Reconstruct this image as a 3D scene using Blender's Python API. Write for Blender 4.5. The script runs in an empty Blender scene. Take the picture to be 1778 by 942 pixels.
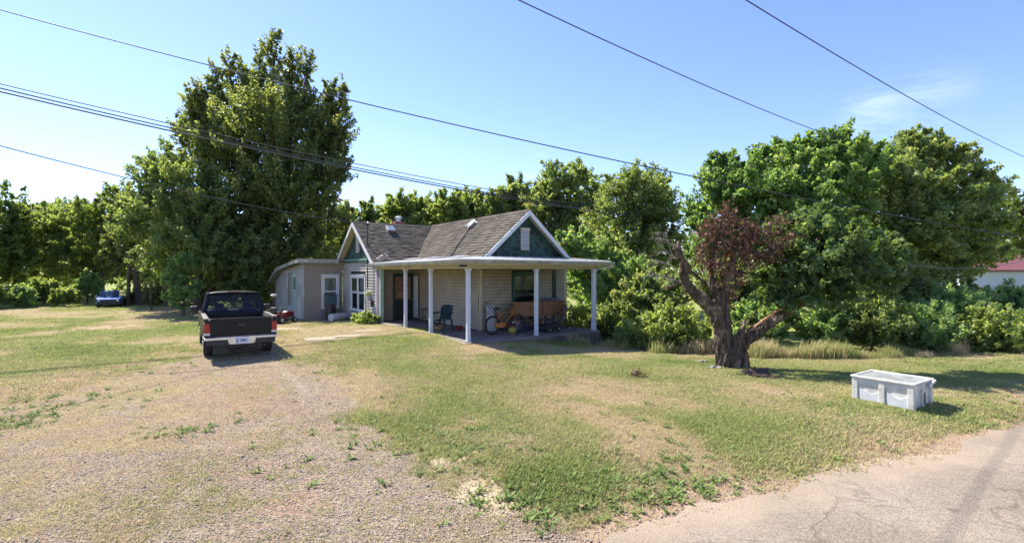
import bpy, math, random
import numpy as np
from mathutils import Vector, Matrix, noise as mnoise

S = bpy.context.scene
C = S.collection
R = math.radians

# ------------------------------------------------------------------ camera
F = 889.0            # focal length in photograph pixels (1778 wide)
CAMZ = 2.5
HOR = 471.0
cam_d = bpy.data.cameras.new('camera')
cam = bpy.data.objects.new('camera', cam_d)
C.objects.link(cam)
cam_d.sensor_width = 36.0
cam_d.lens = 18.0
cam_d.clip_start = 0.05
cam_d.clip_end = 3000.0
cam.location = (0, 0, CAMZ)
cam.rotation_euler = (R(90), 0, 0)
S.camera = cam
S.render.resolution_x = 1024
S.render.resolution_y = 542

# ------------------------------------------------------------------ light
SUN_AZ = 52.0        # degrees left of straight ahead
SUN_EL = 49.0
sun_dir = Vector((-math.sin(R(SUN_AZ)) * math.cos(R(SUN_EL)), math.cos(R(SUN_AZ)) * math.cos(R(SUN_EL)), math.sin(R(SUN_EL))))
W = bpy.data.worlds.new('World')
S.world = W
W.use_nodes = True
wt = W.node_tree
wt.nodes.clear()
wo = wt.nodes.new('ShaderNodeOutputWorld')
bg = wt.nodes.new('ShaderNodeBackground')
sky = wt.nodes.new('ShaderNodeTexSky')
sky.sky_type = 'NISHITA'
sky.sun_disc = False
sky.sun_elevation = R(SUN_EL)
sky.sun_rotation = R(-SUN_AZ)
sky.altitude = 0.0
sky.air_density = 0.95
sky.dust_density = 0.12
sky.ozone_density = 5.0
bg.inputs['Strength'].default_value = 0.118
# thin cloud wisps
tc = wt.nodes.new('ShaderNodeTexCoord')
mp = wt.nodes.new('ShaderNodeMapping')
mp.inputs['Scale'].default_value = (2.2, 2.2, 7.0)
mp.inputs['Rotation'].default_value = (0.0, R(-14), 0.0)
nz = wt.nodes.new('ShaderNodeTexNoise')
nz.inputs['Scale'].default_value = 2.6
nz.inputs['Detail'].default_value = 8.0
nz.inputs['Roughness'].default_value = 0.6
nz.inputs['Distortion'].default_value = 0.6
rp = wt.nodes.new('ShaderNodeValToRGB')
rp.color_ramp.elements[0].position = 0.47
rp.color_ramp.elements[1].position = 0.78
wt.links.new(tc.outputs['Generated'], mp.inputs['Vector'])
wt.links.new(mp.outputs['Vector'], nz.inputs['Vector'])
wt.links.new(nz.outputs['Fac'], rp.inputs['Fac'])
acc = None
def pixdir(px, py):
    return Vector(((px - 889) / F, 1.0, (HOR - py) / F)).normalized()
wisps = [(1510, 205, 0.055, 0.32), (1610, 175, 0.05, 0.25), (925, 292, 0.03, 0.6), (2400, 240, 0.12, 0.8), (-500, 300, 0.12, 0.6)]
for (px, py, rad, amp) in wisps:
    d = pixdir(px, py)
    dn = wt.nodes.new('ShaderNodeVectorMath'); dn.operation = 'DISTANCE'
    wt.links.new(tc.outputs['Generated'], dn.inputs[0])
    dn.inputs[1].default_value = d
    mr = wt.nodes.new('ShaderNodeMapRange')
    mr.interpolation_type = 'SMOOTHSTEP'
    mr.inputs['From Min'].default_value = rad * 1.6
    mr.inputs['From Max'].default_value = 0.0
    mr.inputs['To Max'].default_value = amp
    wt.links.new(dn.outputs['Value'], mr.inputs['Value'])
    if acc is None:
        acc = mr.outputs[0]
    else:
        m = wt.nodes.new('ShaderNodeMath'); m.operation = 'MAXIMUM'
        wt.links.new(acc, m.inputs[0]); wt.links.new(mr.outputs[0], m.inputs[1])
        acc = m.outputs[0]
mu = wt.nodes.new('ShaderNodeMath'); mu.operation = 'MULTIPLY'
wt.links.new(acc, mu.inputs[0]); wt.links.new(rp.outputs['Color'], mu.inputs[1])
mx = wt.nodes.new('ShaderNodeMix'); mx.data_type = 'RGBA'
wt.links.new(mu.outputs[0], mx.inputs['Factor'])
# multiply tint shifts the sky blue slightly towards violet
tn = wt.nodes.new('ShaderNodeMix'); tn.data_type = 'RGBA'; tn.blend_type = 'MULTIPLY'; tn.inputs['Factor'].default_value = 1.0
tn.inputs['B'].default_value = (0.97, 0.875, 1.06, 1)
wt.links.new(sky.outputs['Color'], tn.inputs['A'])
wt.links.new(tn.outputs['Result'], mx.inputs['A'])
mx.inputs['B'].default_value = (7.4, 7.8, 8.3, 1)
wt.links.new(mx.outputs['Result'], bg.inputs['Color'])
wt.links.new(bg.outputs['Background'], wo.inputs['Surface'])

sl = bpy.data.lights.new('sun', 'SUN')
sl.energy = 4.7
sl.angle = R(0.7)
sl.color = (1.0, 0.94, 0.84)
sun = bpy.data.objects.new('sun', sl)
C.objects.link(sun)
sun.rotation_euler = (-sun_dir).to_track_quat('-Z', 'Y').to_euler()
sun.location = (-20, 20, 40)

S.view_settings.view_transform = 'Standard'
S.view_settings.look = 'None'
S.view_settings.exposure = 1.25
S.view_settings.gamma = 1.0
S.view_settings.use_curve_mapping = False

# ------------------------------------------------------------------ helpers
def link(o, parent=None):
    C.objects.link(o)
    if parent is not None:
        o.parent = parent
    return o

def tag(o, label=None, cat=None, group=None, kind=None):
    if label: o['label'] = label
    if cat: o['category'] = cat
    if group: o['group'] = group
    if kind: o['kind'] = kind
    return o

def empty(name, loc=(0, 0, 0), rz=0.0, label=None, cat=None, group=None, parent=None):
    o = bpy.data.objects.new(name, None)
    o.empty_display_size = 0.2
    o.location = loc
    o.rotation_euler = (0, 0, rz)
    link(o, parent)
    return tag(o, label, cat, group)

def smooth(a, b, x):
    t = np.clip((np.asarray(x, float) - a) / (b - a), 0, 1)
    return t * t * (3 - 2 * t)

class MB:
    """collects boxes, prisms, tubes and links them as one mesh object"""
    def __init__(s):
        s.v = []; s.f = []; s.sm = []
    def add(s, vs, fs, sm=False):
        n = len(s.v)
        s.v += [tuple(v) for v in vs]  # sun on the top edges is painted in as the rails' tan
        s.f += [tuple(i + n for i in f) for f in fs]
        s.sm += [sm] * len(fs)
        return s
    def box(s, x0, x1, y0, y1, z0, z1, M=None):
        vs = [(x, y, z) for x in (x0, x1) for y in (y0, y1) for z in (z0, z1)]
        if M is not None: vs = [tuple(M @ Vector(v)) for v in vs]
        return s.add(vs, [(0, 1, 3, 2), (4, 6, 7, 5), (0, 4, 5, 1), (2, 3, 7, 6), (0, 2, 6, 4), (1, 5, 7, 3)])
    def bar(s, p, q, w, h):
        """box section beam from p to q"""
        p = Vector(p); q = Vector(q); d = (q - p)
        L = d.length
        rot = d.to_track_quat('X', 'Z').to_matrix().to_4x4()
        M = Matrix.Translation(p) @ rot
        return s.box(0, L, -w / 2, w / 2, -h / 2, h / 2, M)
    def prism(s, poly, e0, e1, axis='x'):
        """poly in the plane normal to axis, extruded from e0 to e1"""
        n = len(poly)
        def mk(e, p):
            if axis == 'x': return (e, p[0], p[1])
            if axis == 'y': return (p[0], e, p[1])
            return (p[0], p[1], e)
        vs = [mk(e0, p) for p in poly] + [mk(e1, p) for p in poly]
        fs = [tuple(range(n))[::-1], tuple(range(n, 2 * n))]
        fs += [(i, (i + 1) % n, n + (i + 1) % n, n + i) for i in range(n)]
        return s.add(vs, fs)
    def slab(s, pts, t):
        """polygon of 3d points with thickness t downward"""
        n = len(pts)
        vs = [tuple(p) for p in pts] + [(p[0], p[1], p[2] - t) for p in pts]
        fs = [tuple(range(n)), tuple(range(n, 2 * n))[::-1]]
        fs += [(i, n + i, n + (i + 1) % n, (i + 1) % n) for i in range(n)]
        return s.add(vs, fs)
    def tube(s, pts, rad, n=8, cap=True, smooth=True, jit=0.0, rng=None):
        pts = [Vector(p) for p in pts]
        if not hasattr(rad, '__len__'): rad = [rad] * len(pts)
        vs = []; fs = []
        up = Vector((0, 0, 1))
        prev = None
        for i, p in enumerate(pts):
            d = (pts[min(i + 1, len(pts) - 1)] - pts[max(i - 1, 0)])
            if d.length < 1e-9: d = Vector((0, 0, 1))
            d.normalize()
            if prev is None:
                a = d.cross(up)
                if a.length < 0.05: a = d.cross(Vector((1, 0, 0)))
            else:
                a = prev - d * prev.dot(d)
                if a.length < 1e-4: a = d.cross(Vector((1, 0, 0)))
            a.normalize(); b = d.cross(a); prev = a
            for k in range(n):
                t = 2 * math.pi * k / n
                r = rad[i]
                if jit and rng: r *= 1 + rng.uniform(-jit, jit)
                vs.append(tuple(p + (a * math.cos(t) + b * math.sin(t)) * r))
        m = len(pts)
        for i in range(m - 1):
            for k in range(n):
                fs.append((i * n + k, i * n + (k + 1) % n, (i + 1) * n + (k + 1) % n, (i + 1) * n + k))
        s.add(vs, fs, smooth)
        if cap:
            s.add(vs[:n], [tuple(range(n))[::-1]])
            s.add(vs[-n:], [tuple(range(n))])
        return s
    def torus(s, c, R0, r, axis='y', n=28, m=8):
        vs = []; fs = []
        for i in range(n):
            t = 2 * math.pi * i / n
            for k in range(m):
                u = 2 * math.pi * k / m
                rr = R0 + r * math.cos(u); h = r * math.sin(u)
                if axis == 'y': v = (c[0] + rr * math.cos(t), c[1] + h, c[2] + rr * math.sin(t))
                elif axis == 'x': v = (c[0] + h, c[1] + rr * math.cos(t), c[2] + rr * math.sin(t))
                else: v = (c[0] + rr * math.cos(t), c[1] + rr * math.sin(t), c[2] + h)
                vs.append(v)
        for i in range(n):
            for k in range(m):
                fs.append((i * m + k, i * m + (k + 1) % m, ((i + 1) % n) * m + (k + 1) % m, ((i + 1) % n) * m + k))
        return s.add(vs, fs, True)
    def ball(s, c, r, n=12, m=8):
        if not hasattr(r, '__len__'): r = (r, r, r)
        vs = [(c[0], c[1], c[2] + r[2])]
        for j in range(1, m):
            ph = math.pi * j / m
            for i in range(n):
                t = 2 * math.pi * i / n
                vs.append((c[0] + r[0] * math.sin(ph) * math.cos(t), c[1] + r[1] * math.sin(ph) * math.sin(t), c[2] + r[2] * math.cos(ph)))
        vs.append((c[0], c[1], c[2] - r[2]))
        fs = [(0, 1 + i, 1 + (i + 1) % n) for i in range(n)]
        for j in range(m - 2):
            for i in range(n):
                a = 1 + j * n
                fs.append((a + i, a + n + i, a + n + (i + 1) % n, a + (i + 1) % n))
        a = 1 + (m - 2) * n
        fs += [(a + i, len(vs) - 1, a + (i + 1) % n) for i in range(n)]
        return s.add(vs, fs, True)
    def cyl(s, p, q, r, n=16):
        return s.tube([p, q], r, n)
    def mesh(s, name, m):
        me = bpy.data.meshes.new(name)
        me.from_pydata(s.v, [], s.f)
        me.polygons.foreach_set('use_smooth', s.sm)
        if m is not None: me.materials.append(m)
        me.update()
        return me
    def build(s, name, m, parent=None, bevel=0.0, seg=2):
        o = bpy.data.objects.new(name, s.mesh(name, m))
        link(o, parent)
        if bevel:
            b = o.modifiers.new('bevel', 'BEVEL'); b.width = bevel; b.segments = seg; b.limit_method = 'ANGLE'; b.angle_limit = R(35)
        return o

def array_mesh(name, V, Fq, mats, mi=None, tint=None, smooth_all=False):
    """fast mesh from numpy: V (n,3), Fq (m,4) quads"""
    me = bpy.data.meshes.new(name)
    me.vertices.add(len(V)); me.vertices.foreach_set('co', np.asarray(V, np.float32).ravel())
    m, k = Fq.shape
    me.loops.add(m * k); me.loops.foreach_set('vertex_index', Fq.astype(np.int32).ravel())
    me.polygons.add(m)
    me.polygons.foreach_set('loop_start', np.arange(0, m * k, k, dtype=np.int32))
    me.polygons.foreach_set('loop_total', np.full(m, k, dtype=np.int32))
    for x in mats: me.materials.append(x)
    if mi is not None: me.polygons.foreach_set('material_index', mi.astype(np.int32))
    if smooth_all: me.polygons.foreach_set('use_smooth', np.ones(m, dtype=bool))
    me.update(calc_edges=True)
    if tint is not None:
        a = me.attributes.new('tint', 'FLOAT', 'FACE')
        a.data.foreach_set('value', np.asarray(tint, np.float32))
    return me

# ------------------------------------------------------------------ materials
def mat(name, col, rough=0.6, metal=0.0, spec=0.5, var=0.0, scale=4.0, bump=0.0, bscale=40.0, col2=None, coat=0.0, detail=6.0, stretch=(1, 1, 1), island=0.0, world=False):
    m = bpy.data.materials.new(name); m.use_nodes = True
    t = m.node_tree; b = t.nodes['Principled BSDF']
    b.inputs['Roughness'].default_value = rough
    b.inputs['Metallic'].default_value = metal
    b.inputs['Specular IOR Level'].default_value = spec
    b.inputs['Coat Weight'].default_value = coat
    c = (*col, 1)
    b.inputs['Base Color'].default_value = c
    tcn = t.nodes.new('ShaderNodeNewGeometry' if world else 'ShaderNodeTexCoord')
    mpn = t.nodes.new('ShaderNodeMapping'); mpn.inputs['Scale'].default_value = stretch
    t.links.new(tcn.outputs['Position' if world else 'Object'], mpn.inputs['Vector'])
    if var > 0 or col2:
        n = t.nodes.new('ShaderNodeTexNoise'); n.inputs['Scale'].default_value = scale; n.inputs['Detail'].default_value = detail; n.inputs['Roughness'].default_value = 0.65
        t.links.new(mpn.outputs[0], n.inputs['Vector'])
        r = t.nodes.new('ShaderNodeValToRGB')
        r.color_ramp.elements[0].position = 0.35; r.color_ramp.elements[1].position = 0.68
        c2 = (*col2, 1) if col2 else tuple([max(0, x * (1 - var)) for x in col] + [1])
        c1 = c if col2 else tuple([min(1, x * (1 + var * .5)) for x in col] + [1])
        r.color_ramp.elements[0].color = c2; r.color_ramp.elements[1].color = c1
        t.links.new(n.outputs['Fac'], r.inputs['Fac'])
        src = r.outputs['Color']
        if island:
            g = t.nodes.new('ShaderNodeNewGeometry')
            mr = t.nodes.new('ShaderNodeMapRange'); mr.inputs['To Min'].default_value = 1 - island; mr.inputs['To Max'].default_value = 1 + island
            t.links.new(g.outputs['Random Per Island'], mr.inputs['Value'])
            hs = t.nodes.new('ShaderNodeHueSaturation')
            t.links.new(mr.outputs[0], hs.inputs['Value']); t.links.new(src, hs.inputs['Color'])
            src = hs.outputs[0]
        t.links.new(src, b.inputs['Base Color'])
    if bump > 0:
        n2 = t.nodes.new('ShaderNodeTexNoise'); n2.inputs['Scale'].default_value = bscale; n2.inputs['Detail'].default_value = 5
        t.links.new(mpn.outputs[0], n2.inputs['Vector'])
        bp = t.nodes.new('ShaderNodeBump'); bp.inputs['Strength'].default_value = bump; bp.inputs['Distance'].default_value = 0.02
        t.links.new(n2.outputs['Fac'], bp.inputs['Height']); t.links.new(bp.outputs['Normal'], b.inputs['Normal'])
    return m

def leaf_mat(name, dark, mid, light, trans=0.35, rough=0.45, spec=0.35):
    """colour varies leaf by leaf through the tint attribute"""
    m = bpy.data.materials.new(name); m.use_nodes = True
    t = m.node_tree; b = t.nodes['Principled BSDF']; out = t.nodes['Material Output']
    a = t.nodes.new('ShaderNodeAttribute'); a.attribute_name = 'tint'
    r = t.nodes.new('ShaderNodeValToRGB')
    r.color_ramp.elements[0].position = 0.0; r.color_ramp.elements[0].color = (*dark, 1)
    r.color_ramp.elements[1].position = 1.0; r.color_ramp.elements[1].color = (*light, 1)
    e = r.color_ramp.elements.new(0.5); e.color = (*mid, 1)
    t.links.new(a.outputs['Fac'], r.inputs['Fac'])
    t.links.new(r.outputs['Color'], b.inputs['Base Color'])
    b.inputs['Roughness'].default_value = rough
    b.inputs['Specular IOR Level'].default_value = spec
    tr = t.nodes.new('ShaderNodeBsdfTranslucent')
    h = t.nodes.new('ShaderNodeMix'); h.data_type = 'RGBA'; h.blend_type = 'MULTIPLY'; h.inputs['Factor'].default_value = 1.0
    t.links.new(r.outputs['Color'], h.inputs['A']); h.inputs['B'].default_value = (1.5, 1.45, 0.6, 1)
    t.links.new(h.outputs['Result'], tr.inputs['Color'])
    mxs = t.nodes.new('ShaderNodeMixShader'); mxs.inputs[0].default_value = trans
    t.links.new(b.outputs[0], mxs.inputs[1]); t.links.new(tr.outputs[0], mxs.inputs[2])
    t.links.new(mxs.outputs[0], out.inputs['Surface'])
    return m

# ------------------------------------------------------------------ terrain
EDGE_P = np.array([0.6, 4.72]); EDGE_D = np.array([0.905, 0.425]); EDGE_D = EDGE_D / np.linalg.norm(EDGE_D); EDGE_N = np.array([-EDGE_D[1], EDGE_D[0]])
def vnoise(x, y, sc, seed=0):
    """smooth value noise, vectorised"""
    x = np.asarray(x, float) / sc + seed * 17.3; y = np.asarray(y, float) / sc + seed * 9.1
    xi = np.floor(x); yi = np.floor(y); fx = x - xi; fy = y - yi
    fx = fx * fx * (3 - 2 * fx); fy = fy * fy * (3 - 2 * fy)
    def h(a, b):
        v = np.sin(a * 127.1 + b * 311.7 + seed * 74.7) * 43758.5453
        return v - np.floor(v)
    return (h(xi, yi) * (1 - fx) + h(xi + 1, yi) * fx) * (1 - fy) + (h(xi, yi + 1) * (1 - fx) + h(xi + 1, yi + 1) * fx) * fy
def fbm(x, y, sc, seed=0, oct=4):
    s = 0; a = 0.5; t = 0
    for i in range(oct):
        s = s + a * vnoise(x, y, sc / 2 ** i, seed + i); t += a; a *= 0.55
    return s / t
def poly_sd(x, y, poly):
    """signed distance, positive inside"""
    x = np.asarray(x, float); y = np.asarray(y, float)
    d = np.full(x.shape, 1e9); ins = np.zeros(x.shape, bool)
    n = len(poly)
    for i in range(n):
        ax, ay = poly[i]; bx, by = poly[(i + 1) % n]
        ex, ey = bx - ax, by - ay
        t = np.clip(((x - ax) * ex + (y - ay) * ey) / (ex * ex + ey * ey + 1e-12), 0, 1)
        d = np.minimum(d, np.hypot(x - ax - t * ex, y - ay - t * ey))
        c = ((ay > y) != (by > y)) & (x < (bx - ax) * (y - ay) / (by - ay + 1e-12) + ax)
        ins ^= c
    return np.where(ins, d, -d)
def g0(px, py, z=0.04):
    y = F * (CAMZ - z) / (py - HOR)
    return ((px - 889) / F * y, y)
# gravel drive, traced on the ground
DRIVE = [g0(-900, 700), g0(-150, 715), g0(60, 692), g0(190, 655), g0(330, 618), g0(372, 600), g0(480, 600), g0(520, 640), g0(600, 688), g0(700, 742), g0(775, 800), g0(850, 870), g0(1000, 935), (1.0, 3.0), (-9, 0.0), (-16, -2.0)]
def edge_dist(x, y):
    x = np.asarray(x, float); y = np.asarray(y, float)
    return (x - EDGE_P[0]) * EDGE_N[0] + (y - EDGE_P[1]) * EDGE_N[1]
def terrain(x, y):
    x = np.asarray(x, float); y = np.asarray(y, float)
    d = edge_dist(x, y)
    z = 0.35 * np.exp(-((x + 3.5) ** 2 + (y - 18.5) ** 2) / 50.0)
    z = z - 0.48 * np.exp(-((x - 5.2) ** 2 + (y - 20.5) ** 2) / 24.0)
    z = z + 0.06 * (fbm(x, y, 5.0, 3, 3) - 0.5) * 2 * smooth(0, 3, d)
    z = z * smooth(0.0, 3.0, d)
    dr = poly_sd(x, y, DRIVE)
    z = z + 0.09 * smooth(0.0, 1.6, d) * smooth(0.3, -0.9, dr) * smooth(16, 9, y)
    z = z + 0.05 * (fbm(x, y, 0.8, 9, 3) - 0.5) * smooth(0.2, 1.2, d) * smooth(0.2, -0.6, dr)
    z = z - 0.03 * smooth(0.0, -0.25, d) - 0.15 * smooth(-6.6, -8.0, d) * 0
    return z
def tz(x, y): return float(terrain(x, y))
def P(px, py, y):
    return Vector(((px - 889) / F * y, y, CAMZ - (py - HOR) / F * y))
def G(px, py):
    y = F * CAMZ / (py - HOR)
    for i in range(12):
        x = (px - 889) / F * y
        y = 0.5 * y + 0.5 * F * (CAMZ - tz(x, y)) / (py - HOR)
    x = (px - 889) / F * y
    return Vector((x, y, tz(x, y)))
# ------------------------------------------------------------------ ground sheet, road, drive
def axis(lo, hi, n_lo, n_hi, step, far, k=1.22):
    a = list(np.arange(n_lo, n_hi + 1e-6, step))
    s = step; v = a[-1]
    while v < far: s *= k; v += s; a.append(v)
    s = step; v = a[0]; b = []
    while v > -far: s *= k; v -= s; b.append(v)
    return np.array(b[::-1] + a)
def masks(x, y):
    sd = poly_sd(x, y, DRIVE)
    n1 = fbm(x, y, 1.6, 1, 5); n2 = fbm(x, y, 0.5, 5, 4)
    wob = (n1 - 0.5) * 1.6 + (n2 - 0.5) * 0.8
    grav = smooth(-0.35, 0.55, sd + wob * 0.9)
    ed = edge_dist(x, y)
    # the left end of the drive is grassed over
    lx = smooth(-2.2, -5.2, x + 0.25 * (y - 6) + (n1 - .5) * 3) * smooth(14.0, 11.0, y)
    mixd = grav * lx
    grav = grav * (1 - 0.62 * lx * smooth(0.35, 0.6, n2 * .5 + n1 * .5))
    # verge of bare soil along the road
    verge = smooth(0.75, 0.05, ed + (n1 - .5) * 1.0 + (n2 - .5) * 0.5) * smooth(-0.6, 0.0, ed)
    sand = np.zeros_like(x)
    for (px, py, r, a) in [(800, 792, 0.28, 1), (830, 850, 0.4, .85), (862, 872, 0.38, .7), (760, 800, .2, .7), (745, 695, 0.4, 0.5), (815, 712, 0.5, 0.5)]:
        gx, gy = g0(px, py); sand = np.maximum(sand, a * np.exp(-((x - gx) ** 2 + (y - gy) ** 2) / r ** 2) * smooth(0.3, 0.6, n2 + .12))
    dry = smooth(0.54, 0.72, fbm(x, y, 2.6, 21, 4) + 0.04)
    for (px, py, rx, ry, a) in [(860, 640, 3.0, 1.2, .9), (1120, 690, 2.2, 1.6, .8), (960, 700, 1.5, 1.2, .5), (640, 690, 1.3, 1.6, .5), (1180, 655, 1.2, 1.0, .6), (180, 566, 1.9, 1.7, 1.0), (100, 655, 2.0, .9, .6), (1290, 655, 1.0, .8, .7), (1330, 740, 1.2, .9, .35)]:
        gx, gy = g0(px, py); dry = np.maximum(dry, .95 * a * np.exp(-((x - gx) / rx) ** 2 - ((y - gy) / ry) ** 2) * smooth(0.34, 0.6, n1 * .6 + n2 * .4 + .02))
    dry = np.maximum(dry, mixd * 0.9)
    gx, gy = g0(182, 566)
    soil = smooth(0.35, 0.8, np.exp(-((x - gx) / 1.9) ** 2 - ((y - gy) / 1.6) ** 2) * (0.6 + n2))
    soil = np.maximum(soil, verge)
    dry = np.maximum(dry, .75 * smooth(-1.7, -.5, sd + (n1 - .5) * 1.6) * smooth(.35, .6, n2) * smooth(.5, -.2, sd))
    # two compacted wheel tracks from the road up to the truck
    s_ = np.clip((14.0 - y) / 9.0, -.3, 1.3); cx = -7.6 + 5.1 * s_ + .5 * np.sin(s_ * 3.1)
    rut = np.maximum(np.exp(-((x - cx - .85) / .27) ** 2), np.exp(-((x - cx + .85) / .27) ** 2)) * smooth(3.5, 5, y) * smooth(15.5, 14, y) * (.15 + .75 * n1)
    red = smooth(0.55, 0.75, fbm(x, y, 1.4, 33, 3)) * 0.35
    for (px, py, r) in [(370, 690, 0.6), (420, 700, .7), (430, 820, .35), (500, 870, .35)]:
        gx, gy = g0(px, py); red = np.maximum(red, np.exp(-((x - gx) ** 2 + (y - gy) ** 2) / r ** 2))
    return dict(gravel=grav, dry=np.clip(dry, 0, 1), soil=np.clip(soil, 0, 1), sand=sand, red=red, rut=np.clip(rut, 0, 1))

def ground_material():
    m = bpy.data.materials.new('lawn_and_gravel'); m.use_nodes = True
    t = m.node_tree; b = t.nodes['Principled BSDF']; N = t.nodes.new; L = t.links.new
    geo = N('ShaderNodeNewGeometry')
    def noise(sc, det=6, rough=0.65, dist=0.0):
        n = N('ShaderNodeTexNoise'); n.inputs['Scale'].default_value = sc; n.inputs['Detail'].default_value = det
        n.inputs['Roughness'].default_value = rough; n.inputs['Distortion'].default_value = dist
        L(geo.outputs['Position'], n.inputs['Vector']); return n.outputs['Fac']
    def ramp(f, stops):
        r = N('ShaderNodeValToRGB')
        for i, (p, c) in enumerate(stops):
            if i < 2: e = r.color_ramp.elements[i]; e.position = p
            else: e = r.color_ramp.elements.new(p)
            e.color = (*c, 1)
        L(f, r.inputs['Fac']); return r.outputs['Color']
    def attr(n):
        a = N('ShaderNodeAttribute'); a.attribute_name = n; return a.outputs['Fac']
    def mix(f, a, c, mode='MIX'):
        x = N('ShaderNodeMix'); x.data_type = 'RGBA'; x.blend_type = mode
        if isinstance(f, float): x.inputs['Factor'].default_value = f
        else: L(f, x.inputs['Factor'])
        L(a, x.inputs['A']); L(c, x.inputs['B']); return x.outputs['Result']
    def msk(at, sc, amt=0.9, lo=0.35, hi=0.65):
        n = noise(sc, 5, 0.7)
        a = N('ShaderNodeMath'); a.operation = 'MULTIPLY_ADD'; L(n, a.inputs[0]); a.inputs[1].default_value = amt; a.inputs[2].default_value = -amt / 2
        s = N('ShaderNodeMath'); s.operation = 'ADD'; L(at, s.inputs[0]); L(a.outputs[0], s.inputs[1])
        r = N('ShaderNodeMapRange'); r.interpolation_type = 'SMOOTHSTEP'; r.inputs['From Min'].default_value = lo; r.inputs['From Max'].default_value = hi
        L(s.outputs[0], r.inputs['Value']); return r.outputs[0]
    grass = ramp(noise(34, 6, 0.8), [(0.32, (0.15, 0.18, 0.05)), (0.5, (0.25, 0.27, 0.09)), (0.7, (0.38, 0.355, 0.155))])
    grass2 = ramp(noise(2.3, 5, 0.65), [(0.35, (0.72, 0.9, 0.6)), (0.65, (1.12, 1.05, 1.0))])
    grass = mix(1.0, grass, grass2, 'MULTIPLY')
    dryc = ramp(noise(28, 6, 0.8), [(0.3, (0.13, 0.105, 0.05)), (0.5, (0.29, 0.24, 0.125)), (0.72, (0.44, 0.37, 0.215))])
    col = mix(msk(attr('dry'), 7, 1.0, .3, .75), grass, dryc)
    soilc = ramp(noise(12, 7, 0.75), [(0.3, (0.23, 0.155, 0.095)), (0.7, (0.46, 0.345, 0.225))])
    col = mix(msk(attr('soil'), 9, 0.7, .3, .7), col, soilc)
    v = N('ShaderNodeTexVoronoi'); v.inputs['Scale'].default_value = 42; v.inputs['Randomness'].default_value = 1
    L(geo.outputs['Position'], v.inputs['Vector'])
    bw = N('ShaderNodeSeparateColor'); L(v.outputs['Color'], bw.inputs[0])
    gr = ramp(bw.outputs[0], [(0.0, (0.23, 0.175, 0.125)), (0.45, (0.315, 0.25, 0.185)), (0.85, (0.38, 0.31, 0.235)), (1.0, (0.47, 0.405, 0.32))])
    gr2 = ramp(noise(1.1, 6, 0.7), [(0.3, (0.78, 0.76, 0.72)), (0.55, (1.0, 0.97, 0.93)), (0.72, (1.12, 1.06, 0.98))])
    gr = mix(1.0, gr, gr2, 'MULTIPLY')
    edge = ramp(v.outputs['Distance'], [(0.35, (1, 1, 1)), (0.8, (0.55, 0.5, 0.45))])
    gr = mix(1.0, gr, edge, 'MULTIPLY')
    redc = N('ShaderNodeRGB'); redc.outputs[0].default_value = (1.05, 0.93, 0.88, 1)
    grr = mix(1.0, gr, redc.outputs[0], 'MULTIPLY')
    gr = mix(attr('red'), gr, grr)
    thatch = ramp(noise(55, 4, 0.8), [(0.35, (0.16, 0.13, 0.075)), (0.6, (0.38, 0.32, 0.19))])
    gr = mix(msk(noise(3.2, 6, 0.7), 16, 0.8, .52, .72), gr, thatch)
    rutc = ramp(noise(18, 6, .7), [(0.3, (0.27, 0.225, 0.17)), (0.7, (0.39, 0.335, 0.26))])
    gr = mix(msk(attr('rut'), 10, .7, .4, .9), gr, rutc)
    col = mix(msk(attr('gravel'), 12, 0.75, .35, .65), col, gr)
    sandc = N('ShaderNodeRGB'); sandc.outputs[0].default_value = (0.47, 0.38, 0.235, 1)
    col = mix(msk(attr('sand'), 14, 0.6, .35, .6), col, sandc.outputs[0])
    L(col, b.inputs['Base Color'])
    b.inputs['Roughness'].default_value = 0.95; b.inputs['Specular IOR Level'].default_value = 0.1
    nb = noise(60, 5, 0.8)
    ad = N('ShaderNodeMath'); ad.operation = 'ADD'; L(nb, ad.inputs[0]); L(v.outputs['Distance'], ad.inputs[1])
    bp = N('ShaderNodeBump'); bp.inputs['Strength'].default_value = 0.65; bp.inputs['Distance'].default_value = 0.025
    L(ad.outputs[0], bp.inputs['Height']); L(bp.outputs['Normal'], b.inputs['Normal'])
    return m
M_GROUND = ground_material()

def sheet(name, xs, ys, zf, keep=None):
    X, Y = np.meshgrid(xs, ys)
    Z = zf(X, Y)
    V = np.stack([X.ravel(), Y.ravel(), Z.ravel()], 1)
    nx, ny = len(xs), len(ys)
    i, j = np.meshgrid(np.arange(nx - 1), np.arange(ny - 1))
    a = (j * nx + i).ravel()
    Q = np.stack([a, a + 1, a + nx + 1, a + nx], 1)
    if keep is not None:
        k = keep(X, Y).ravel(); Q = Q[k[Q].all(1)]
        used = np.unique(Q); remap = np.zeros(len(V), int); remap[used] = np.arange(len(used)); V = V[used]; Q = remap[Q]
    me = array_mesh(name, V, Q, [M_GROUND], smooth_all=True)
    for k, a in masks(V[:, 0], V[:, 1]).items():
        at = me.attributes.new(k, 'FLOAT', 'POINT'); at.data.foreach_set('value', a.astype(np.float32))
    o = bpy.data.objects.new(name, me); link(o)
    return tag(o, kind='structure')
def gz(x, y):
    far = np.hypot(x, y)
    return terrain(x, y)
tag(sheet('ground', axis(0, 0, -24, 15, 0.16, 900), axis(0, 0, 1.6, 27, 0.14, 900), gz), 'mown lawn with dry patches, sloping gently round the house')
tag(sheet('gravel_driveway', np.arange(-13, 2.2, 0.12), np.arange(2.0, 15.6, 0.12), lambda x, y: terrain(x, y) + 0.004,
      keep=lambda x, y: (poly_sd(x, y, DRIVE) + (fbm(x, y, .7, 41, 4) - .5) * 1.0 > 0.0) & (edge_dist(x, y) > 0.12)), 'pinkish gravel driveway running up to the pickup')

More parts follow.
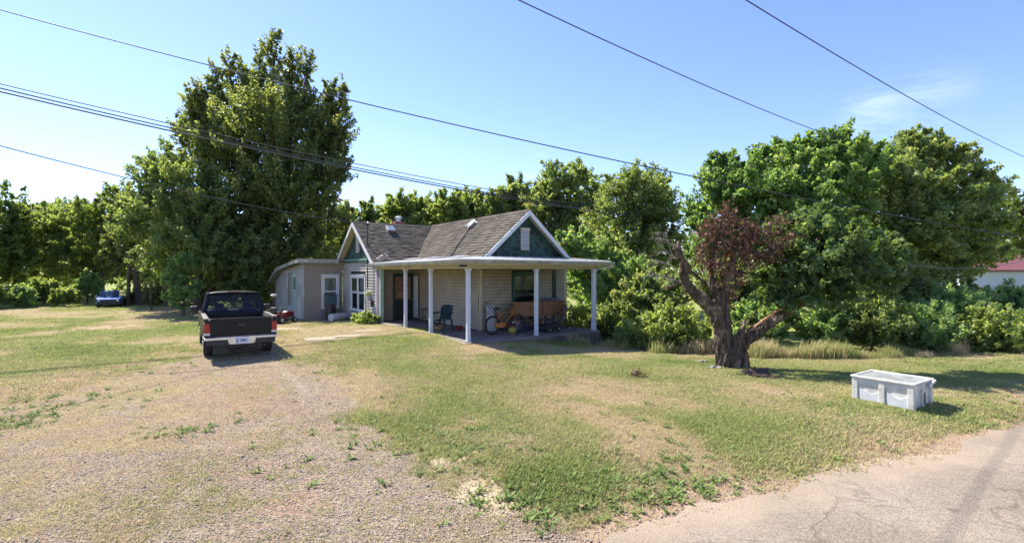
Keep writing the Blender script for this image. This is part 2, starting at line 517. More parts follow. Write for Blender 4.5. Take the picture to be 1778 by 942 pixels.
def road_material():
    m = bpy.data.materials.new('worn_asphalt'); m.use_nodes = True
    t = m.node_tree; b = t.nodes['Principled BSDF']; N = t.nodes.new; L = t.links.new
    geo = N('ShaderNodeNewGeometry')
    def noise(sc, det=6, r=.65):
        n = N('ShaderNodeTexNoise'); n.inputs['Scale'].default_value = sc; n.inputs['Detail'].default_value = det; n.inputs['Roughness'].default_value = r
        L(geo.outputs['Position'], n.inputs['Vector']); return n.outputs['Fac']
    v = N('ShaderNodeTexVoronoi'); v.inputs['Scale'].default_value = 75
    L(geo.outputs['Position'], v.inputs['Vector'])
    s = N('ShaderNodeSeparateColor'); L(v.outputs['Color'], s.inputs[0])
    r = N('ShaderNodeValToRGB'); L(s.outputs[0], r.inputs['Fac'])
    r.color_ramp.elements[0].color = (0.18, 0.148, 0.115, 1); r.color_ramp.elements[1].color = (0.345, 0.292, 0.228, 1)
    r2 = N('ShaderNodeValToRGB'); L(noise(0.8, 6, .6), r2.inputs['Fac'])
    r2.color_ramp.elements[0].position = .3; r2.color_ramp.elements[0].color = (0.72, 0.70, 0.68, 1); r2.color_ramp.elements[1].position = .7; r2.color_ramp.elements[1].color = (1.08, 1.06, 1.03, 1)
    mx = N('ShaderNodeMix'); mx.data_type = 'RGBA'; mx.blend_type = 'MULTIPLY'; mx.inputs['Factor'].default_value = 1
    L(r.outputs[0], mx.inputs['A']); L(r2.outputs[0], mx.inputs['B'])
    # cracks
    cv = N('ShaderNodeTexVoronoi'); cv.feature = 'DISTANCE_TO_EDGE'; cv.inputs['Scale'].default_value = 0.55
    wn = N('ShaderNodeTexNoise'); wn.inputs['Scale'].default_value = 2.5; wn.inputs['Detail'].default_value = 6; L(geo.outputs['Position'], wn.inputs['Vector'])
    ms = N('ShaderNodeVectorMath'); ms.operation = 'SCALE'; ms.inputs['Scale'].default_value = 0.5; L(wn.outputs['Color'], ms.inputs[0])
    av = N('ShaderNodeVectorMath'); av.operation = 'ADD'; L(ms.outputs[0], av.inputs[0]); L(geo.outputs['Position'], av.inputs[1]); L(av.outputs[0], cv.inputs['Vector'])
    cr = N('ShaderNodeMapRange'); cr.inputs['From Min'].default_value = 0.004; cr.inputs['From Max'].default_value = 0.012; cr.inputs['To Min'].default_value = 0.74
    L(cv.outputs['Distance'], cr.inputs['Value'])
    nm = N('ShaderNodeMapRange'); nm.inputs['From Min'].default_value = .5; nm.inputs['From Max'].default_value = .56; L(noise(1.3, 3), nm.inputs['Value'])
    mxx = N('ShaderNodeMath'); mxx.operation = 'MAXIMUM'; L(cr.outputs[0], mxx.inputs[0]); L(nm.outputs[0], mxx.inputs[1])
    mx2 = N('ShaderNodeMix'); mx2.data_type = 'RGBA'; mx2.blend_type = 'MULTIPLY'; mx2.inputs['Factor'].default_value = 1
    L(mx.outputs['Result'], mx2.inputs['A']); L(mxx.outputs[0], mx2.inputs['B'])
    # dirt along the edge
    at = N('ShaderNodeAttribute'); at.attribute_name = 'dirt'
    mx3 = N('ShaderNodeMix'); mx3.data_type = 'RGBA'; L(at.outputs['Fac'], mx3.inputs['Factor']); L(mx2.outputs['Result'], mx3.inputs['A'])
    r3 = N('ShaderNodeValToRGB'); L(noise(30, 6, .8), r3.inputs['Fac']); r3.color_ramp.elements[0].color = (0.24, 0.17, 0.11, 1); r3.color_ramp.elements[1].color = (0.5, 0.4, 0.28, 1)
    L(r3.outputs[0], mx3.inputs['B'])
    L(mx3.outputs['Result'], b.inputs['Base Color'])
    b.inputs['Roughness'].default_value = .9; b.inputs['Specular IOR Level'].default_value = .2
    bp = N('ShaderNodeBump'); bp.inputs['Strength'].default_value = .5; bp.inputs['Distance'].default_value = .012; L(v.outputs['Distance'], bp.inputs['Height']); L(bp.outputs[0], b.inputs['Normal'])
    return m
def build_road():
    ts = np.concatenate([np.linspace(-120, -12, 40), np.arange(-11.8, 16, 0.16), np.linspace(16.5, 200, 60)])
    ds = np.concatenate([[0.0], np.linspace(0.12, 1.5, 14), np.linspace(1.8, 6.4, 12)])
    T, D = np.meshgrid(ts, ds)
    jit = (fbm(T, T * 0, 0.9, 61, 4) - 0.5) * 0.75 + (fbm(T, T * 0, 0.25, 65, 3) - .5) * .25
    Dw = np.where(D == 0, -jit - 0.02, D + 0.0 * D)
    Dw = np.maximum.accumulate(np.where(D < 1.0, np.maximum(Dw, -jit + D), Dw), axis=0)
    X = EDGE_P[0] + T * EDGE_D[0] - Dw * EDGE_N[0]; Y = EDGE_P[1] + T * EDGE_D[1] - Dw * EDGE_N[1]
    Z = np.maximum(terrain(X, Y), -0.03) + 0.012 + 0.02 * smooth(0.1, 1.0, Dw)
    V = np.stack([X.ravel(), Y.ravel(), Z.ravel()], 1); nx = len(ts)
    i, j = np.meshgrid(np.arange(nx - 1), np.arange(len(ds) - 1)); a = (j * nx + i).ravel()
    Q = np.stack([a, a + nx, a + nx + 1, a + 1], 1)
    me = array_mesh('road', V, Q, [road_material()], smooth_all=True)
    at = me.attributes.new('dirt', 'FLOAT', 'POINT')
    dd = smooth(0.75, -0.1, (Dw + (fbm(X, Y, .8, 71, 4) - .5) * 1.0)).ravel() * 0.85
    at.data.foreach_set('value', dd.astype(np.float32))
    o = bpy.data.objects.new('road', me); link(o); tag(o, 'worn pale asphalt road with crumbling edge', kind='structure')
build_road()
# ------------------------------------------------------------------ the house (local axes: x along the front, y towards the back)
M_SIDING = mat('cream_vinyl_siding', (0.37, 0.31, 0.205), 0.55, var=0.22, scale=1.5, bump=0.05, bscale=30, world=True)
M_SIDING2 = mat('grey_cream_siding', (0.42, 0.385, 0.325), 0.6, var=0.3, scale=1.2, world=True)
M_PANEL = mat('taupe_panel', (0.27, 0.235, 0.185), 0.75, var=0.16, scale=1.2, bump=0.08, bscale=60)
M_WHITE = mat('white_trim_paint', (0.62, 0.62, 0.60), 0.5, var=0.12, scale=5)
M_POST = mat('white_post_paint', (0.60, 0.62, 0.66), 0.45, var=0.1, scale=8)
M_CREAMTRIM = mat('weathered_cream_beam', (0.50, 0.43, 0.27), 0.6, var=0.35, scale=3, stretch=(.5, .5, 4), bump=0.1)
M_CREAM = mat('cream_trim', (0.55, 0.47, 0.33), 0.6, var=0.15, scale=5)
M_GREEN = mat('green_trim_paint', (0.03, 0.078, 0.052), 0.5, var=0.3, scale=6)
M_LGREEN = mat('faded_green_paint', (0.32, 0.48, 0.38), 0.6, var=0.25, scale=4)
M_SCALE = mat('green_scale_shingles', (0.024, 0.060, 0.036), 0.55, var=0.35, scale=14, island=0.7, bump=0.1)
M_ROOF = mat('brown_grey_asphalt_shingle', (0.135, 0.115, 0.090), 0.92, spec=0.15, col2=(0.068, 0.06, 0.049), scale=1.7, island=0.20, bump=0.4, bscale=120, detail=9)
M_METALROOF = mat('pale_metal_roofing', (0.50, 0.51, 0.50), 0.38, metal=0.35, var=0.25, scale=2)
M_GUTTER = mat('gutter_aluminium', (0.37, 0.36, 0.30), 0.45, metal=0.1, var=0.3, scale=2.5)
M_SOFFIT = mat('porch_ceiling_paint', (0.42, 0.38, 0.29), 0.8, var=0.2)
M_CONC = mat('porch_concrete', (0.20, 0.18, 0.165), 0.9, spec=0.2, var=0.35, scale=1.6, bump=0.25, bscale=30)
M_CONCDK = mat('stained_foundation', (0.17, 0.15, 0.125), 0.95, spec=0.1, var=0.5, scale=1.4, bump=0.4, bscale=12)
M_DARK = mat('dark_interior', (0.012, 0.011, 0.012), 0.8)
M_BLACK = mat('black_plastic_and_lap_shade', (0.02, 0.02, 0.022), 0.5)
M_DMETAL = mat('dark_metal', (0.05, 0.05, 0.052), 0.45, metal=0.6)
M_GALV = mat('galvanised_steel', (0.50, 0.51, 0.52), 0.4, metal=0.7, var=0.3, scale=8)
M_CURT = mat('white_net_curtain', (0.62, 0.62, 0.64), 0.9, var=0.3, scale=12, stretch=(6, 6, .6))
M_BLIND = mat('cream_roller_blind', (0.42, 0.36, 0.26), 0.8, var=0.3, scale=10, col2=(0.22, 0.13, 0.09))
M_BRICK = mat('red_chimney_brick', (0.28, 0.10, 0.065), 0.9, var=0.5, scale=9, bump=0.3, island=0.2)
M_WOOD = mat('orange_pine_boards', (0.30, 0.14, 0.06), 0.5, var=0.4, scale=3, stretch=(1, 1, 9), bump=0.1, island=.15)
M_RUST = mat('rusty_steel', (0.17, 0.075, 0.04), 0.85, var=0.5, scale=6, bump=.2)
def glass_mat(name, tint, alpha):
    m = bpy.data.materials.new(name); m.use_nodes = True; t = m.node_tree; t.nodes.clear()
    o = t.nodes.new('ShaderNodeOutputMaterial'); g = t.nodes.new('ShaderNodeBsdfGlossy'); g.inputs['Roughness'].default_value = 0.03
    tr = t.nodes.new('ShaderNodeBsdfTransparent'); tr.inputs[0].default_value = (*tint, 1)
    lw = t.nodes.new('ShaderNodeLayerWeight'); fr = t.nodes.new('ShaderNodeMath'); fr.operation = 'POWER'; fr.inputs[1].default_value = 4.0; t.links.new(lw.outputs['Facing'], fr.inputs[0])
    ad = t.nodes.new('ShaderNodeMath'); ad.operation = 'ADD'; ad.inputs[1].default_value = alpha; t.links.new(fr.outputs[0], ad.inputs[0])
    mx = t.nodes.new('ShaderNodeMixShader'); t.links.new(ad.outputs[0], mx.inputs[0]); t.links.new(tr.outputs[0], mx.inputs[1]); t.links.new(g.outputs[0], mx.inputs[2])
    t.links.new(mx.outputs[0], o.inputs['Surface']); return m
M_GLASS = glass_mat('window_glass', (0.75, 0.8, 0.8), 0.05)

HR = R(35)
HC = Vector((-1.37, 16.0, 0))
def H(a, b, z=0.0):
    return Vector((HC.x + a * math.cos(HR) - b * math.sin(HR), HC.y + a * math.sin(HR) + b * math.cos(HR), z))
house = empty('house', HC, HR, 'old single-storey cream sided house with green shingled gables and a white-posted wraparound porch', 'house')
SLAB = 0.32
rng = random.Random(5)

def wall_frame(parent, o3, rot, name, label=None):
    """a wall: an object whose local x runs along the wall, -y faces out"""
    e = bpy.data.objects.new(name, None); link(e, parent); e.location = o3; e.rotation_euler = (0, 0, rot); e.empty_display_size = .1
    if label: e['label'] = label
    return e
board_cache = {}
def siding(wall, x0, x1, z0, z1, mat_, openings=(), top=None, pitch=0.13, off=0.0, parent_name='siding_board'):
    """clapboards as single boards with a lapped wedge section; openings = (x0,x1,z0,z1); top(x)->z limit"""
    z = z0
    while z < z1 - 0.01:
        h = min(pitch, z1 - z)
        segs = [(x0, x1)]
        for (a, b, c, d) in openings:
            if z + h > c + 0.02 and z < d - 0.02:
                ns = []
                for (p, q) in segs:
                    if b <= p or a >= q: ns.append((p, q)); continue
                    if a > p: ns.append((p, a))
                    if b < q: ns.append((b, q))
                segs = ns
        for (p, q) in segs:
            if top is not None:
                while q - p > 0.05 and top(p) < z + h * .9: p += 0.04
                while q - p > 0.05 and top(q) < z + h * .9: q -= 0.04
            if q - p < 0.06: continue
            key = (round(q - p, 2), round(h, 3), mat_.name)
            if key not in board_cache:
                L = q - p; mb = MB()
                g_ = .012; vs = [(0, 0, g_), (L, 0, g_), (L, -0.034, g_), (0, -0.034, g_), (0, 0, h), (L, 0, h), (L, -0.004, h), (0, -0.004, h)]
                mb.add(vs, [(0, 3, 2, 1), (4, 5, 6, 7), (0, 1, 5, 4), (2, 3, 7, 6), (0, 4, 7, 3), (1, 2, 6, 5)])
                board_cache[key] = mb.mesh(parent_name, mat_)
            o = bpy.data.objects.new(parent_name, board_cache[key]); link(o, wall); o.location = (p, -off + rng.uniform(-.0008, .0008), z)
        z += h

def window(parent, o3, rot, w, h, frame_mat, label=None, curtain=None, mullion=False, dark=None, casing=0.09, lower=None, bars=True):
    """double hung window: o3 = lower left corner on the wall face"""
    wf = MB()
    c = casing
    wf.box(0, c, -0.05, 0.02, 0, h).box(w - c, w, -0.05, 0.02, 0, h).box(c, w - c, -0.05, 0.02, h - c, h)
    o = wf.build('window', frame_mat, parent); o.location = o3; o.rotation_euler = (0, 0, rot)
    if label: o['label'] = label
    MB().box(-0.03, w + 0.03, -0.09, 0.02, -0.05, 0.0).build('sill', frame_mat, o)
    MB().box(-0.03, w + 0.03, -0.075, 0.02, h, h + 0.04).build('drip_cap', frame_mat, o)
    cols = [(c, w - c)] if not mullion else [(c, w / 2 - .05), (w / 2 + .05, w - c)]
    if mullion: MB().box(w / 2 - .05, w / 2 + .05, -0.045, 0.02, 0, h - c).build('mullion', frame_mat, o)
    for (x0, x1) in cols:
        mid = h * 0.5
        for k, (z0, z1, dy) in enumerate([(0.0, mid, 0.0), (mid, h - c, -0.018)]):
            s = MB(); t = 0.04
            s.box(x0, x0 + t, -0.02 + dy, 0.005 + dy, z0, z1).box(x1 - t, x1, -0.02 + dy, 0.005 + dy, z0, z1)
            s.box(x0 + t, x1 - t, -0.02 + dy, 0.005 + dy, z0, z0 + t).box(x0 + t, x1 - t, -0.02 + dy, 0.005 + dy, z1 - t, z1)
            s.build('sash', frame_mat if (k or not dark) else dark, o)
            MB().box(x0 + t, x1 - t, -0.006 + dy, -0.002 + dy, z0 + t, z1 - t).build('pane', M_GLASS, o)
    MB().box(c, w - c, 0.012, 0.018, 0, h - c).build('dark_room', M_DARK, o)
    if curtain: curtain(o, w, h, c)
    return o

# --- body shells (closed cores behind the siding, black to paint its lap shadow lines)
core = MB()
core.box(1.85, 5.95, 2.35, 10.4, -0.3, 2.98)
core.box(0.05, 6.0, 7.95, 12.85, -0.3, 2.96)
core.build('wall_core', M_BLACK, house)
# wing wall with the front door (faces -y at b=7.9)
ww = wall_frame(house, (0, 7.9, 0), 0, 'wall', 'plain taupe wall holding the front door')
MB().box(0, 0.70, 0.0, 0.05, SLAB, 2.95).box(1.70, 1.8, 0.0, 0.05, SLAB, 2.95).box(0.70, 1.70, 0, 0.05, 2.42, 2.95).build('wall_panel', M_PANEL, ww)
# front wing side wall: outward is -x ; local x runs +b? rotate -90deg so local -y = -x
wl = wall_frame(house, (1.8, 7.9, 0), R(-90), 'wall', 'long clapboard wall under the porch beside the chair')
siding(wl, 0.0, 5.52, SLAB + .02, 2.76, M_SIDING)
MB().box(5.52, 5.63, -0.03, 0.05, SLAB, 2.9).build('corner_board', M_CREAM, wl)
# front wall, faces -y at b=2.3
wf_ = wall_frame(house, (1.8, 2.3, 0), 0, 'wall', 'front clapboard wall with the green framed window')
siding(wf_, 0.11, 4.12, SLAB + .02, 2.99, M_SIDING, openings=[(1.45, 2.66, 0.70, 2.47), (3.48, 3.66, 0.9, 2.5)])
siding(wf_, 0.11, 4.12, -0.3, SLAB, M_SIDING2)
MB().box(-0.03, 0.11, -0.032, 0.05, SLAB, 2.95).build('corner_board', M_CREAM, wf_)
MB().box(4.12, 4.24, -0.03, 0.05, -0.3, 2.95).build('corner_board', M_CREAM, wf_)
# right side of the front wing
wr = wall_frame(house, (6.0, 2.3, 0), R(90), 'wall')
siding(wr, 0.05, 5.6, -0.3, 2.95, M_SIDING2)
# gable end wall of the wing, faces -x at a=0
wg = wall_frame(house, (0, 12.9, 0), R(-90), 'wall', 'clapboard gable end wall with the double window')
siding(wg, 0.0, 4.9, -0.1, 2.96, M_SIDING2, openings=[(1.35, 3.5, 0.62, 2.42)])
MB().box(4.9, 5.03, -0.03, 0.05, -0.1, 2.95).build('corner_board', M_WHITE, wg)
# rear walls
MB().box(0.0, 6.05, 12.86, 12.9, -0.3, 2.95).box(6.0, 6.04, 7.9, 12.86, -0.3, 2.95).build('rear_wall', M_SIDING2, house)

# --- gables
def fish_scales(parent, w0, zb, za, half, y):
    """rows of rounded shingles clipped to a triangle: centre w0, base zb, apex za"""
    mb = MB(); row = 0; z = zb
    sw = 0.14; rh = 0.125
    while z < za - 0.1:
        lim = half * (za - z - rh * 1.6) / (za - zb) - 0.02
        x = -math.floor(lim / sw) * sw + (sw / 2 if row % 2 else 0)
        while x < lim:
            if abs(x) < lim - 0.03:
                w = sw * 0.47; t = -0.034 + rng.uniform(-.006, .006)
                vs = [(w0 + x - w, y, z + rh * 1.5), (w0 + x + w, y, z + rh * 1.5), (w0 + x + w, y + t, z + rh * .35), (w0 + x + w * .6, y + t, z + .02), (w0 + x, y + t, z), (w0 + x - w * .6, y + t, z + .02), (w0 + x - w, y + t, z + rh * .35)]
                vs2 = [(v[0], y + 0.004, v[2]) for v in vs]
                mb.add(vs + vs2, [(0, 6, 5, 4, 3, 2, 1)] + [(i, i + 1, 8 + i, 7 + i) for i in range(1, 6)])
            x += sw
        z += rh; row += 1
    o = mb.build('scale_shingles', M_SCALE, parent); o['kind'] = 'stuff'; return o
gf = MB().prism([(1.75, 3.0), (6.05, 3.0), (3.9, 4.80)], 2.3, 2.42, 'y').build('gable', M_GREEN, house); gf['label'] = 'front gable clad in dark green scalloped shingles'
fish_scales(gf, 3.9, 3.06, 4.78, 2.12, 2.296)
def louvre(parent, x0, x1, z0, z1, y, trim):
    v = MB(); c = .04
    v.box(x0 - c, x0, y - .05, y + .01, z0, z1).box(x1, x1 + c, y - .05, y + .01, z0, z1).box(x0 - c, x1 + c, y - .06, y + .01, z0 - .05, z0)
    o = v.build('gable_vent', trim, parent)
    MB().box(x0 - .06, x1 + .06, y - .07, y + .01, z1, z1 + .08).build('vent_head', M_CREAM, parent)
    n = int((z1 - z0) / .05)
    me = None
    for i in range(n):
        z = z0 + i * (z1 - z0) / n
        if me is None:
            mb = MB(); L = x1 - x0; mb.add([(0, 0, 0.04), (L, 0, .04), (L, -.035, 0), (0, -.035, 0), (0, 0.006, .04), (L, .006, .04), (L, -.03, -.006), (0, -.03, -.006)], [(0, 1, 2, 3), (7, 6, 5, 4), (3, 2, 6, 7), (1, 0, 4, 5)])
            me = mb.mesh('louvre_slat', M_WHITE)
        s = bpy.data.objects.new('louvre_slat', me); link(s, parent); s.location = (x0, y - .005, z + .01)
louvre(gf, 3.70, 4.02, 3.38, 4.12, 2.27, M_CREAM)
MB().box(1.9, 6.0, 2.22, 2.3, 2.99, 3.05).build('gable_base_trim', M_GREEN, gf)
# wing gable
wge = MB().prism([(7.85, 3.0), (12.95, 3.0), (10.4, 4.78)], 0.0, 0.12, 'x').build('gable', M_GREEN, house); wge['label'] = 'left gable with narrow white vent'
holder = bpy.data.objects.new('gable_face', None); link(holder, house); holder.location = (0, 10.4, 0); holder.rotation_euler = (0, 0, R(-90))
fish_scales(holder, 0, 3.1, 4.76, 2.45, -0.004)
louvre(holder, -.16, .16, 3.45, 4.15, -.03, M_CREAM)
MB().box(-2.55, 2.55, -.09, 0, 2.94, 3.04).build('green_cornice', M_GREEN, holder)
MB().box(-2.5, 2.5, -.06, 0, 3.045, 3.09).build('pale_cornice_strip', M_LGREEN, holder)

# --- roofs
zf = lambda a: 4.88 - 0.88 * abs(a - 3.9)
zw = lambda b: 4.85 - 0.71 * abs(b - 10.4)
rd = MB()
def pf(a, b, d=0): return (a, b, zf(a) - d)
def pw(a, b, d=0): return (a, b, zw(b) - d)
bvl = 10.4 - (0.88 * (3.9 - 1.55) - .03) / .71
rd.slab([pf(1.55, 2.0), pf(3.9, 2.0), pf(3.9, 10.40), pf(1.55, bvl)], .07)
rd.slab([pf(3.9, 2.0), pf(6.25, 2.0), pf(6.25, bvl), pf(3.9, 10.40)], .07)
rd.slab([pw(-.3, 7.6), pw(1.5, 7.6), pw(3.9, 10.4), pw(-.3, 10.4)], .07)
rd.slab([pw(3.9, 10.4), pw(6.3, 7.6), pw(6.4, 7.6), pw(6.4, 10.4)], .07)
rd.slab([pw(-.3, 10.4), pw(6.4, 10.4), pw(6.4, 13.2), pw(-.3, 13.2)], .07)
roof = rd.build('roof', M_ROOF, house); roof['label'] = 'weathered brown-grey shingle roof of two crossing ridges'
def courses(org, along, up, n_up, ulen, length, test, name='shingle_course'):
    """shingle courses; org lower corner, along/up unit vectors in the roof plane"""
    org = Vector(org); along = Vector(along); up = Vector(up); nrm = along.cross(up); nrm.normalize()
    if nrm.z < 0: nrm = -nrm
    h = ulen / n_up
    for k in range(n_up):
        mb = MB(); x = -rng.uniform(0, .3)
        while x < length:
            w = rng.choice([.16, .2, .24, .3, .36]); x0 = max(0, x); x1 = min(length, x + w - .006); x += w
            if x1 - x0 < .03: continue
            c = org + along * ((x0 + x1) / 2) + up * (k * h + h / 2)
            if not test(c): continue
            lo = org + up * (k * h + rng.uniform(-.012, .008)); hi = org + up * min(k * h + h * 1.25, ulen)
            t = 0.030 + rng.uniform(-.006, .016)
            a0 = lo + along * x0; a1 = lo + along * x1; b0 = hi + along * x0; b1 = hi + along * x1
            vs = [a0 + nrm * t, a1 + nrm * t, b1 + nrm * .004, b0 + nrm * .004, a0, a1, b1, b0]
            mb.add([tuple(v) for v in vs], [(0, 1, 2, 3), (4, 5, 1, 0), (5, 6, 2, 1), (7, 4, 0, 3)])
        if mb.f: mb.build(name, M_ROOF, roof)
sl1 = math.hypot(1, .88)
courses((1.55, 2.0, zf(1.55)), (0, 1, 0), (1 / sl1, 0, .88 / sl1), 18, 2.35 * sl1, 8.4, lambda c: c.z >= zw(c.y) - .02 if c.y > 7 else True)
courses((6.25, 2.0, zf(6.25)), (0, 1, 0), (-1 / sl1, 0, .88 / sl1), 18, 2.35 * sl1, 8.4, lambda c: c.z >= zw(c.y) - .02 if c.y > 7 else True)
sl2 = math.hypot(1, .71)
courses((-.3, 7.6, zw(7.6)), (1, 0, 0), (0, 1 / sl2, .71 / sl2), 19, 2.8 * sl2, 4.3, lambda c: c.z >= zf(c.x) - .02)
# ridge caps
for (p, q, n) in [((3.9, 2.0, 4.885), (3.9, 10.4, 4.885), 30), ((-.3, 10.4, 4.855), (6.4, 10.4, 4.855), 24)]:
    p = Vector(p); q = Vector(q); d = (q - p).normalized(); s = d.cross(Vector((0, 0, 1)))
    mb = MB()
    for i in range(n):
        a = p.lerp(q, i / n); b_ = p.lerp(q, (i + 1.15) / n)
        zz = 0.012 + (i % 2) * .003
        mb.add([tuple(a + s * .13 + Vector((0, 0, -.085 + zz))), tuple(a + Vector((0, 0, .03 + zz))), tuple(a - s * .13 + Vector((0, 0, -.085 + zz))), tuple(b_ + s * .13 + Vector((0, 0, -.1 + zz))), tuple(b_ + Vector((0, 0, .012 + zz))), tuple(b_ - s * .13 + Vector((0, 0, -.1 + zz)))],
               [(0, 1, 4, 3), (1, 2, 5, 4)])
    mb.build('ridge_cap', M_ROOF, roof)
# rake boards, soffits and fascia
def rake(parent, p, q, inward, w=.20, t=.03, m=M_WHITE, name='rake_board'):
    p = Vector(p); q = Vector(q); i = Vector(inward)
    dn = Vector((0, 0, -w))
    vs = [p, q, q + dn, p + dn, p + i * t, q + i * t, q + dn + i * t, p + dn + i * t]
    return MB().add([tuple(v) for v in vs], [(0, 3, 2, 1), (4, 5, 6, 7), (0, 1, 5, 4), (2, 3, 7, 6), (0, 4, 7, 3), (1, 2, 6, 5)]).build(name, m, parent)
apex = (3.9, 1.985, zf(3.9) - .0)
rake(house, (1.5, 1.985, zf(1.5)), apex, (0, -1, 0))
rake(house, apex, (6.3, 1.985, zf(6.3)), (0, -1, 0))
for (a, b_) in ((1.55, 3.9), (3.9, 6.25)):
    MB().slab([(a, 2.0, zf(a) - .075), (b_, 2.0, zf(b_) - .075), (b_, 2.32, zf(b_) - .075), (a, 2.32, zf(a) - .075)], .02).build('gable_soffit', M_CREAM, house)
ap2 = (-.315, 10.4, zw(10.4))
rake(house, (-.315, 7.55, zw(7.55)), ap2, (-1, 0, 0)); rake(house, ap2, (-.315, 13.25, zw(13.25)), (-1, 0, 0))
for (a, b_) in ((7.6, 10.4), (10.4, 13.2)):
    MB().slab([(-.3, a, zw(a) - .075), (0.02, a, zw(a) - .075), (0.02, b_, zw(b_) - .075), (-.3, b_, zw(b_) - .075)], .02).build('gable_soffit', M_CREAM, house)
MB().slab([(-.3, 7.6, zw(7.6) - .03), (-.3, 7.95, zw(7.95) - .05), (0, 7.95, zw(7.95) - .05), (0, 7.6, zw(7.6) - .03)], .2).build('eave_return', M_WHITE, house)
# roof vents
for (a, b_, rz, zz) in [(1.35, 9.9, 0, zw(9.9)), (3.5, 5.6, R(-90), zf(3.5))]:
    v = MB().box(-.17, .17, -.20, .18, .02, .05).box(-.13, .13, -.15, .13, .05, .11)
    o = v.build('roof_vent', M_GALV, house); o.location = (a, b_, zz)
    tilt = math.atan(.71 if rz == 0 else .88)
    o.rotation_euler = (tilt, 0, rz)
    MB().box(-.20, .20, -.24, .17, .11, .17).build('vent_hood', M_GALV, o, bevel=.02)
# chimney
ch = MB()
for k in range(7):
    z = 4.05 + k * .15
    ch.box(2.20, 2.74, 11.25, 11.75, z, z + .143)
chim = ch.build('chimney', M_BRICK, house)
c2 = MB().cyl((2.47, 11.5, 5.06), (2.47, 11.5, 5.28), .13).tube([(2.47, 11.5, 5.27), (2.47, 11.5, 5.33), (2.47, 11.5, 5.40)], [.20, .20, .04], 14, smooth=False).build('metal_flue_cap', M_GALV, chim)

# --- porch
pa = MB().box(-.22, 5.50, -.22, 2.3, -.4, SLAB).box(-.22, 1.8, 2.3, 7.9, -.4, SLAB)
slab = pa.build('porch_floor', M_CONC, house, bevel=.015)
MB().box(-.16, 5.51, -.205, -.16, -.42, SLAB - .07).box(5.44, 5.512, -.16, 2.3, -.42, SLAB - .07).build('foundation_wall', M_CONCDK, house).location = (0, -.03, 0)
MB().box(-.26, -.02, -.26, 5.0, SLAB - .10, SLAB - .012).build('stone_edging', mat('pale_edging', (.5, .42, .31), .9, var=.3), house)
post_me = None
def porch_post():
    mb = MB(); h = 2.27
    mb.box(-.075, .075, -.075, .075, 0, .04)
    mb.box(-.058, .058, -.058, .058, .04, h - .09)
    mb.box(-.070, .070, -.070, .070, h - .09, h - .05)
    mb.box(-.085, .085, -.085, .085, h - .05, h)
    return mb.mesh('porch_post', M_POST)
post_me = porch_post()
for (a, b_) in [(0, 0), (2.685, 0), (5.37, 0), (0, 2.63), (0, 4.85)]:
    o = bpy.data.objects.new('porch_post', post_me); link(o, house); o.location = (a, b_, SLAB)
    bm_ = o.modifiers.new('bevel', 'BEVEL'); bm_.width = .012; bm_.segments = 2
MB().box(-.07, .07, 7.35, 7.49, SLAB, 2.59).build('corner_pilaster', M_LGREEN, house)
MB().box(-.06, .02, 7.50, 7.88, SLAB - .05, 2.59).build('corner_panel', mat('purplish_panel', (.20, .15, .17), .7, var=.3), house)
MB().box(-.08, 5.45, -.08, .08, 2.59, 2.75).box(-.08, .08, .08, 7.6, 2.59, 2.75).box(5.29, 5.45, .08, 2.3, 2.59, 2.75).build('porch_beam', M_CREAMTRIM, house)
MB().box(-.40, 5.9, -.40, 2.27, 2.755, 2.775).box(-.40, 1.78, 2.27, 7.6, 2.755, 2.775).build('porch_ceiling', M_SOFFIT, house)
pr = MB().slab([(-.42, -.42, 2.862), (5.92, -.42, 2.862), (5.92, 2.25, 3.06), (1.75, 2.25, 3.06)], .05)
pr.slab([(-.42, -.42, 2.862), (1.75, 2.25, 3.06), (1.75, 7.9, 3.06), (-.42, 7.9, 2.862)], .05)
proof = pr.build('porch_roof', M_METALROOF, house)
rib_me = MB().add(*(lambda L, hh: ([(0, 0, 0), (.03, 0, 0), (.03, L, hh), (0, L, hh), (0, 0, .028), (.03, 0, .028), (.03, L, hh + .028), (0, L, hh + .028)], [(0, 1, 5, 4), (1, 2, 6, 5), (3, 0, 4, 7), (4, 5, 6, 7)]))(2.67, .198)).mesh('roof_seam', M_METALROOF)
for k in range(14):
    o = bpy.data.objects.new('roof_seam', rib_me); link(o, proof); o.location = (1.95 + k * .30, -.42, 2.861)
# patches of curled flashing on the porch roof seen from the yard
pts = [(1.3, 3.0), (1.35, 5.1), (1.2, 6.9)]
for (a, b_) in pts:
    z = 2.862 + (a + .42) * .0913
    MB().add([(a - .3, b_ - .5, z + .02), (a + .3, b_ - .5, z + .07), (a + .34, b_ + .5, z + .10), (a - .28, b_ + .45, z + .03), (a - .3, b_ - .5, z + .015), (a + .3, b_ - .5, z + .065), (a + .34, b_ + .5, z + .095), (a - .28, b_ + .45, z + .025)], [(0, 1, 2, 3), (7, 6, 5, 4), (0, 4, 5, 1), (1, 5, 6, 2), (2, 6, 7, 3), (3, 7, 4, 0)]).build('flashing_sheet', M_METALROOF, proof)
MB().tube([(-.1, 7.7, 2.98), (.05, 7.65, 3.05), (.22, 7.62, 3.16), (.42, 7.6, 3.02)], [.10, .17, .15, .06], 8, jit=.3, rng=rng).build('crumpled_flashing', mat('tan_flashing', (.40, .31, .24), .8, var=.3), proof)
